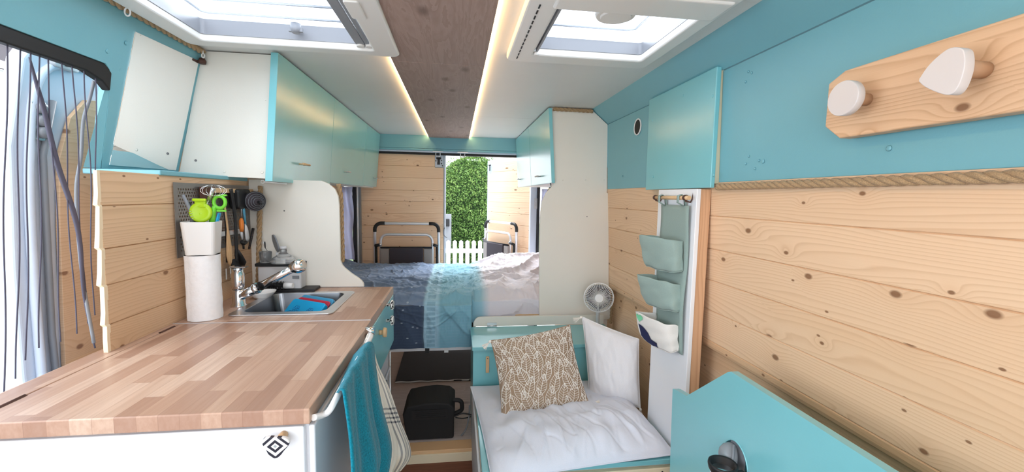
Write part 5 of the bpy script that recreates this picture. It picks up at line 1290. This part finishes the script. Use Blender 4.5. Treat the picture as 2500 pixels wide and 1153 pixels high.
# folding tables (aluminium frames) strapped to the rear doors
def folding(label, mx, group):
    e = empty('folding_chair', mx @ Vector((0, 0, .60))); tag(e, label, 'folding chair', group)
    w_ = .275; zt = .455; r_ = .0125
    def T(p): return mx @ Vector(p)
    def U(w2, z1, z0, y, rc, r=r_):
        pts = [(-w2, y, z0), (-w2, y, z1-rc)]+[(-w2+rc-rc*cos(a), y, z1-rc+rc*sin(a)) for a in [pi/2*i/6 for i in range(1, 7)]]+[(w2-rc+rc*sin(a), y, z1-rc+rc*cos(a)) for a in [pi/2*i/6 for i in range(0, 7)]]+[(w2, y, z0)]
        return [T(p) for p in pts]
    mb = MB(); mb.tube(U(w_, 1.06, .62, 0, .055), r_, 12); mb.build('outer_frame', M_alu, e)
    mb = MB(); mb.tube(U(.222, .965, .62, -.03, .06), .011, 12); mb.build('inner_frame', M_alu, e)
    for s_ in (-1, 1):
        mb = MB(); pts = [(s_*w_, 0, .985), (s_*w_, 0, 1.005)]+[(s_*(w_-.055+.055*cos(a)), 0, 1.005+.055*sin(a)) for a in [pi/2*i/6 for i in range(1, 7)]]+[(s_*(w_-.085), 0, 1.06)]
        mb.tube([T(p) for p in pts], .0155, 12); mb.build('corner_joint', M_black, e)
        mb = MB(); mb.tube([T((s_*.262, -.02, .62)), T((s_*.262, -.02, .87))], .011, 10); mb.tube([T((s_*.225, -.04, .875)), T((s_*.27, -.03, .865))], .013, 10); mb.build('hinge_joint', M_black, e)
        mb = MB(); mb.lathe([(.012, 0), (.014, .012), (.006, .02)], T((s_*.222, -.04, .868)), mx.to_3x3() @ Vector((0, 0, 1)), n=12); mb.build('end_cap', M_steel, e)
        mb = MB()
        for v_ in ((s_*.16, s_*.225),): mb.add([], [])
        a, b = sorted((s_*.145, s_*.225)); c8 = [T((x, y, z)) for x in (a, b) for y in (-.062, -.035) for z in (.62, .845)]
        mb.add(c8, [(0, 1, 3, 2), (4, 6, 7, 5), (0, 4, 5, 1), (2, 3, 7, 6), (0, 2, 6, 4), (1, 5, 7, 3)]); mb.build('side_webbing', M_beigefab, e, bevel=.012)
    c8 = [T((x, y, z)) for x in (-.143, .143) for y in (-.070, -.04) for z in (.62, .852)]
    mb = MB(); mb.add(c8, [(0, 1, 3, 2), (4, 6, 7, 5), (0, 4, 5, 1), (2, 3, 7, 6), (0, 2, 6, 4), (1, 5, 7, 3)]); mb.build('seat_fabric', M_darkgrey, e, bevel=.008)
    MB().tube([T((-.22, -.055, .853)), T((.22, -.055, .853))], .008, 8).build('seat_seam', M_mat, e)
folding('folded aluminium camping chair hanging on the closed left rear door', Matrix.Translation((-.432, 3.79, 0)), 'folded camping chairs')
folding('folded aluminium camping chair on the open right rear door', rdm() @ Matrix.Translation((-.455, -.085, -.01)), 'folded camping chairs')

# under-bed: mat, power station, cable
mb = MB(); mb.prism([(-.400, 2.79), (.30, 2.76), (.30, 3.5), (-.41, 3.5)], 'Z', .061, .068); tag(mb.build('floor_mat', M_mat), 'black mat lying on the floor under the bed', 'mat')
mb = MB(); mb.tube([(-.40+.007*i, 2.775+.004*sin(i*.35), .066) for i in range(100)], .004, 6); tag(mb.build('mat_edging', M_whitepl), 'wavy white edging in front of the black mat', 'edging')
pw = empty('power_station', (-.14, 2.2, .06)); tag(pw, 'black portable power station with carrying handles on the under-bed floor', 'power station')
a = [at(u, v, Y=2.09) for u, v in ((1000, 1078), (985, 965), (1003, 952), (1100, 950), (1124, 960), (1126, 985), (1112, 1000), (1108, 1076))]
x0, x1 = -.265, -.002
mb = MB(); mb.prism([(x0+.02, .064), (x1-.006, .064), (x1-.004, .17), (x1+.0, .225), (x1-.03, .250), (x1-.10, .258), (x0+.10, .255), (x0+.02, .242), (x0, .20)], 'Y', 2.085, 2.30); mb.build('body', M_blackmat, pw, bevel=.008)
mb = MB(); hp = smoothpath([(x1-.012, 2.13, .247), (x1+.020, 2.13, .244), (x1+.034, 2.13, .230), (x1+.035, 2.13, .195), (x1+.020, 2.13, .182), (x1-.006, 2.13, .172)], 6); mb.tube(hp, .011, 10); lab(mb.build('handle', M_blackmat, pw), 'right carrying handle')
mb = MB(); mb.box(-.22, -.04, 2.080, 2.0855, .175, .225)
for i in range(4): mb.box(-.20, -.05, 2.078, 2.081, .182+.010*i, .186+.010*i)
mb.build('front_vent', M_rubber, pw)
mb = MB(); cp = [at(u, v, Y=2.12) for u, v in ((1112, 1016), (1130, 1010), (1152, 1014))]; mb.tube(smoothpath([cp[0]-Vector((.01, 0, 0))]+cp, 6), .004, 8)
mb.tube(smoothpath([at(1112, 1020, Y=2.12), at(1130, 1022, Y=2.12), at(1150, 1018, Y=2.2)], 5), .003, 8)
tag(mb.build('power_cable', M_cable), 'black cable plugged into the side of the power station', 'cable')
mb = MB(); cp = [(.075, 2.16, .20), (.070, 2.14, .14), (.055, 2.12, .09), (.03, 2.10, .066)]; mb.tube(smoothpath(cp, 6), .004, 8)
tag(mb.build('hanging_cable', M_grey), 'grey cable curving down beside the chest to the step', 'cable')
# back side board of the kitchen facing the garage
struct(MB().box(-.44, -.425, 1.935, 2.44, .0, .56).build('wall_divider', M_garwall))

# =================================================================== OUTSIDE
g = MB(); g.box(-30, 30, -20, 40, -.66, -.60); struct(g.build('ground', M_stone), 'pale paving outside the van', 'ground')
g = MB(); g.box(-8, 8, 8.0, 30, -.60, -.585); struct(g.build('ground', M_grass), 'grass beyond the picket fence', 'ground')
fe = empty('picket_fence', (.2, 7.9, -.6)); tag(fe, 'white picket fence seen through the open rear door', 'fence')
for i in range(14):
    x = -.62+.118*i; mb = MB(); mb.prism([(x-.037, -.55), (x+.037, -.55), (x+.037, .46), (x, .485), (x-.037, .46)], 'Y', 7.88, 7.905); mb.build('picket', M_fence, fe)
for z in (.28, -.35):
    mb = MB(); mb.box(-.75, 1.1, 7.906, 7.95, z-.04, z+.04); mb.build('rail', M_fence, fe)
mb = MB(); mb.box(-1.3, -.10, 8.3, 8.4, -.6, .95); struct(mb.build('garden_wall', paint('garden_wall_grey', rgb(150, 152, 158), .8)), 'grey garden wall beside the hedge', 'wall')
mb = MB(); mb.box(-.225, -.135, 8.18, 8.29, .72, .86); tag(mb.build('wall_lamp', M_black, bevel=.008), 'small black lamp box on the grey wall beside the hedge', 'lamp')
# hedge
hg = empty('hedge', (.35, 9.3, -.6)); tag(hg, 'tall leafy green hedge behind the white picket fence', 'hedge')
def hedge_r(a, z):
    t_ = (z+.6)/2.75; r = .74*(1-.25*max(0, t_-.72)/.28)*math.sqrt(max(0, 1-max(0, (t_-.84)/.16)**2))
    return r*(1+.10*noise.noise(Vector((cos(a)*1.6, sin(a)*1.6, z*1.8))))
mb = MB(); mb.grid(lambda u, v: (.36+hedge_r(2*pi*u, -.6+2.65*v)*.90*cos(2*pi*u)*1.05, 9.3+hedge_r(2*pi*u, -.6+2.65*v)*.84*sin(2*pi*u), -.6+2.65*v), 48, 40); mb.build('shade_core', M_hedgecore, hg)  # dark solid core, its colour stands in for shade between the leaves
mb = MB(); random.seed(21)
for i in range(26000):
    a = random.uniform(-pi, 0) if random.random() < .93 else random.uniform(0, pi); z = -.55+2.72*random.random()**.9
    r = hedge_r(a, z)*(random.uniform(.86, 1.03)+.03*noise.noise(Vector((a*9, z*9, 0))))
    if i % 9 == 0: z += random.uniform(0, .16)*(1 if z > 1.5 else .2); r *= random.uniform(1, 1.07)
    c_ = Vector((.36+r*cos(a)*1.05, 9.3+r*sin(a), z)); d_ = Vector((random.gauss(0, .6)+cos(a)*.5, random.gauss(0, .6)+sin(a)*.5, random.gauss(.55, .5))).normalized()
    s_ = d_.cross(Vector((random.gauss(0, 1), random.gauss(0, 1), random.gauss(0, 1)))).normalized(); L = random.uniform(.028, .055); W = L*.24
    mb.add([c_, c_+d_*L*.5+s_*W, c_+d_*L, c_+d_*L*.5-s_*W], [(0, 1, 2, 3)])
mb.build('leaves', M_leaf, hg, recalc=False)['kind'] = 'stuff'
mb = MB(); random.seed(33)
for i in range(1600):
    a = random.uniform(0, 2*pi); z = random.uniform(-.6, .15); r = .30*math.sqrt(random.random())*(1-(z+.6)*.7)
    c_ = Vector((-.12+r*cos(a), 8.13+r*sin(a)*.3, z+.1)); d_ = Vector((random.gauss(0, .6), random.gauss(0, .6), random.gauss(.5, .5))).normalized(); s_ = d_.orthogonal().normalized(); L = .05
    mb.add([c_, c_+d_*L*.5+s_*L*.25, c_+d_*L, c_+d_*L*.5-s_*L*.25], [(0, 1, 2, 3)])
tag(mb.build('shrub', M_leaf, recalc=False), 'low green shrub at the foot of the grey wall', 'shrub')
# neighbouring house seen through the side door
hs = empty('house', (-6, 5.5, -.6)); tag(hs, 'white rendered house with dark tiled roof outside the side door', 'house')
mb = MB(); mb.box(-9, -5.0, 0, 12, -.6, 2.15); mb.build('wall', M_render, hs)
mb = MB(); mb.box(-5.0, -4.86, -.2, 12.2, 2.16, 2.30); mb.build('soffit', M_grey, hs)
mb = MB(); mb.box(-4.98, -4.84, -.2, 12.2, 2.31, 2.62); mb.build('fascia', M_fence, hs)
mb = MB(); mb.prism([(-4.75, 2.63), (-9, 5.2), (-9, 5.1), (-4.75, 2.55)], 'Y', -.3, 12.3); mb.build('roof', M_roof, hs)
mb = MB(); mb.tube([(-4.78, -.3, 2.60), (-4.78, 12.3, 2.60)], .05, 10); mb.build('gutter', M_fence, hs)
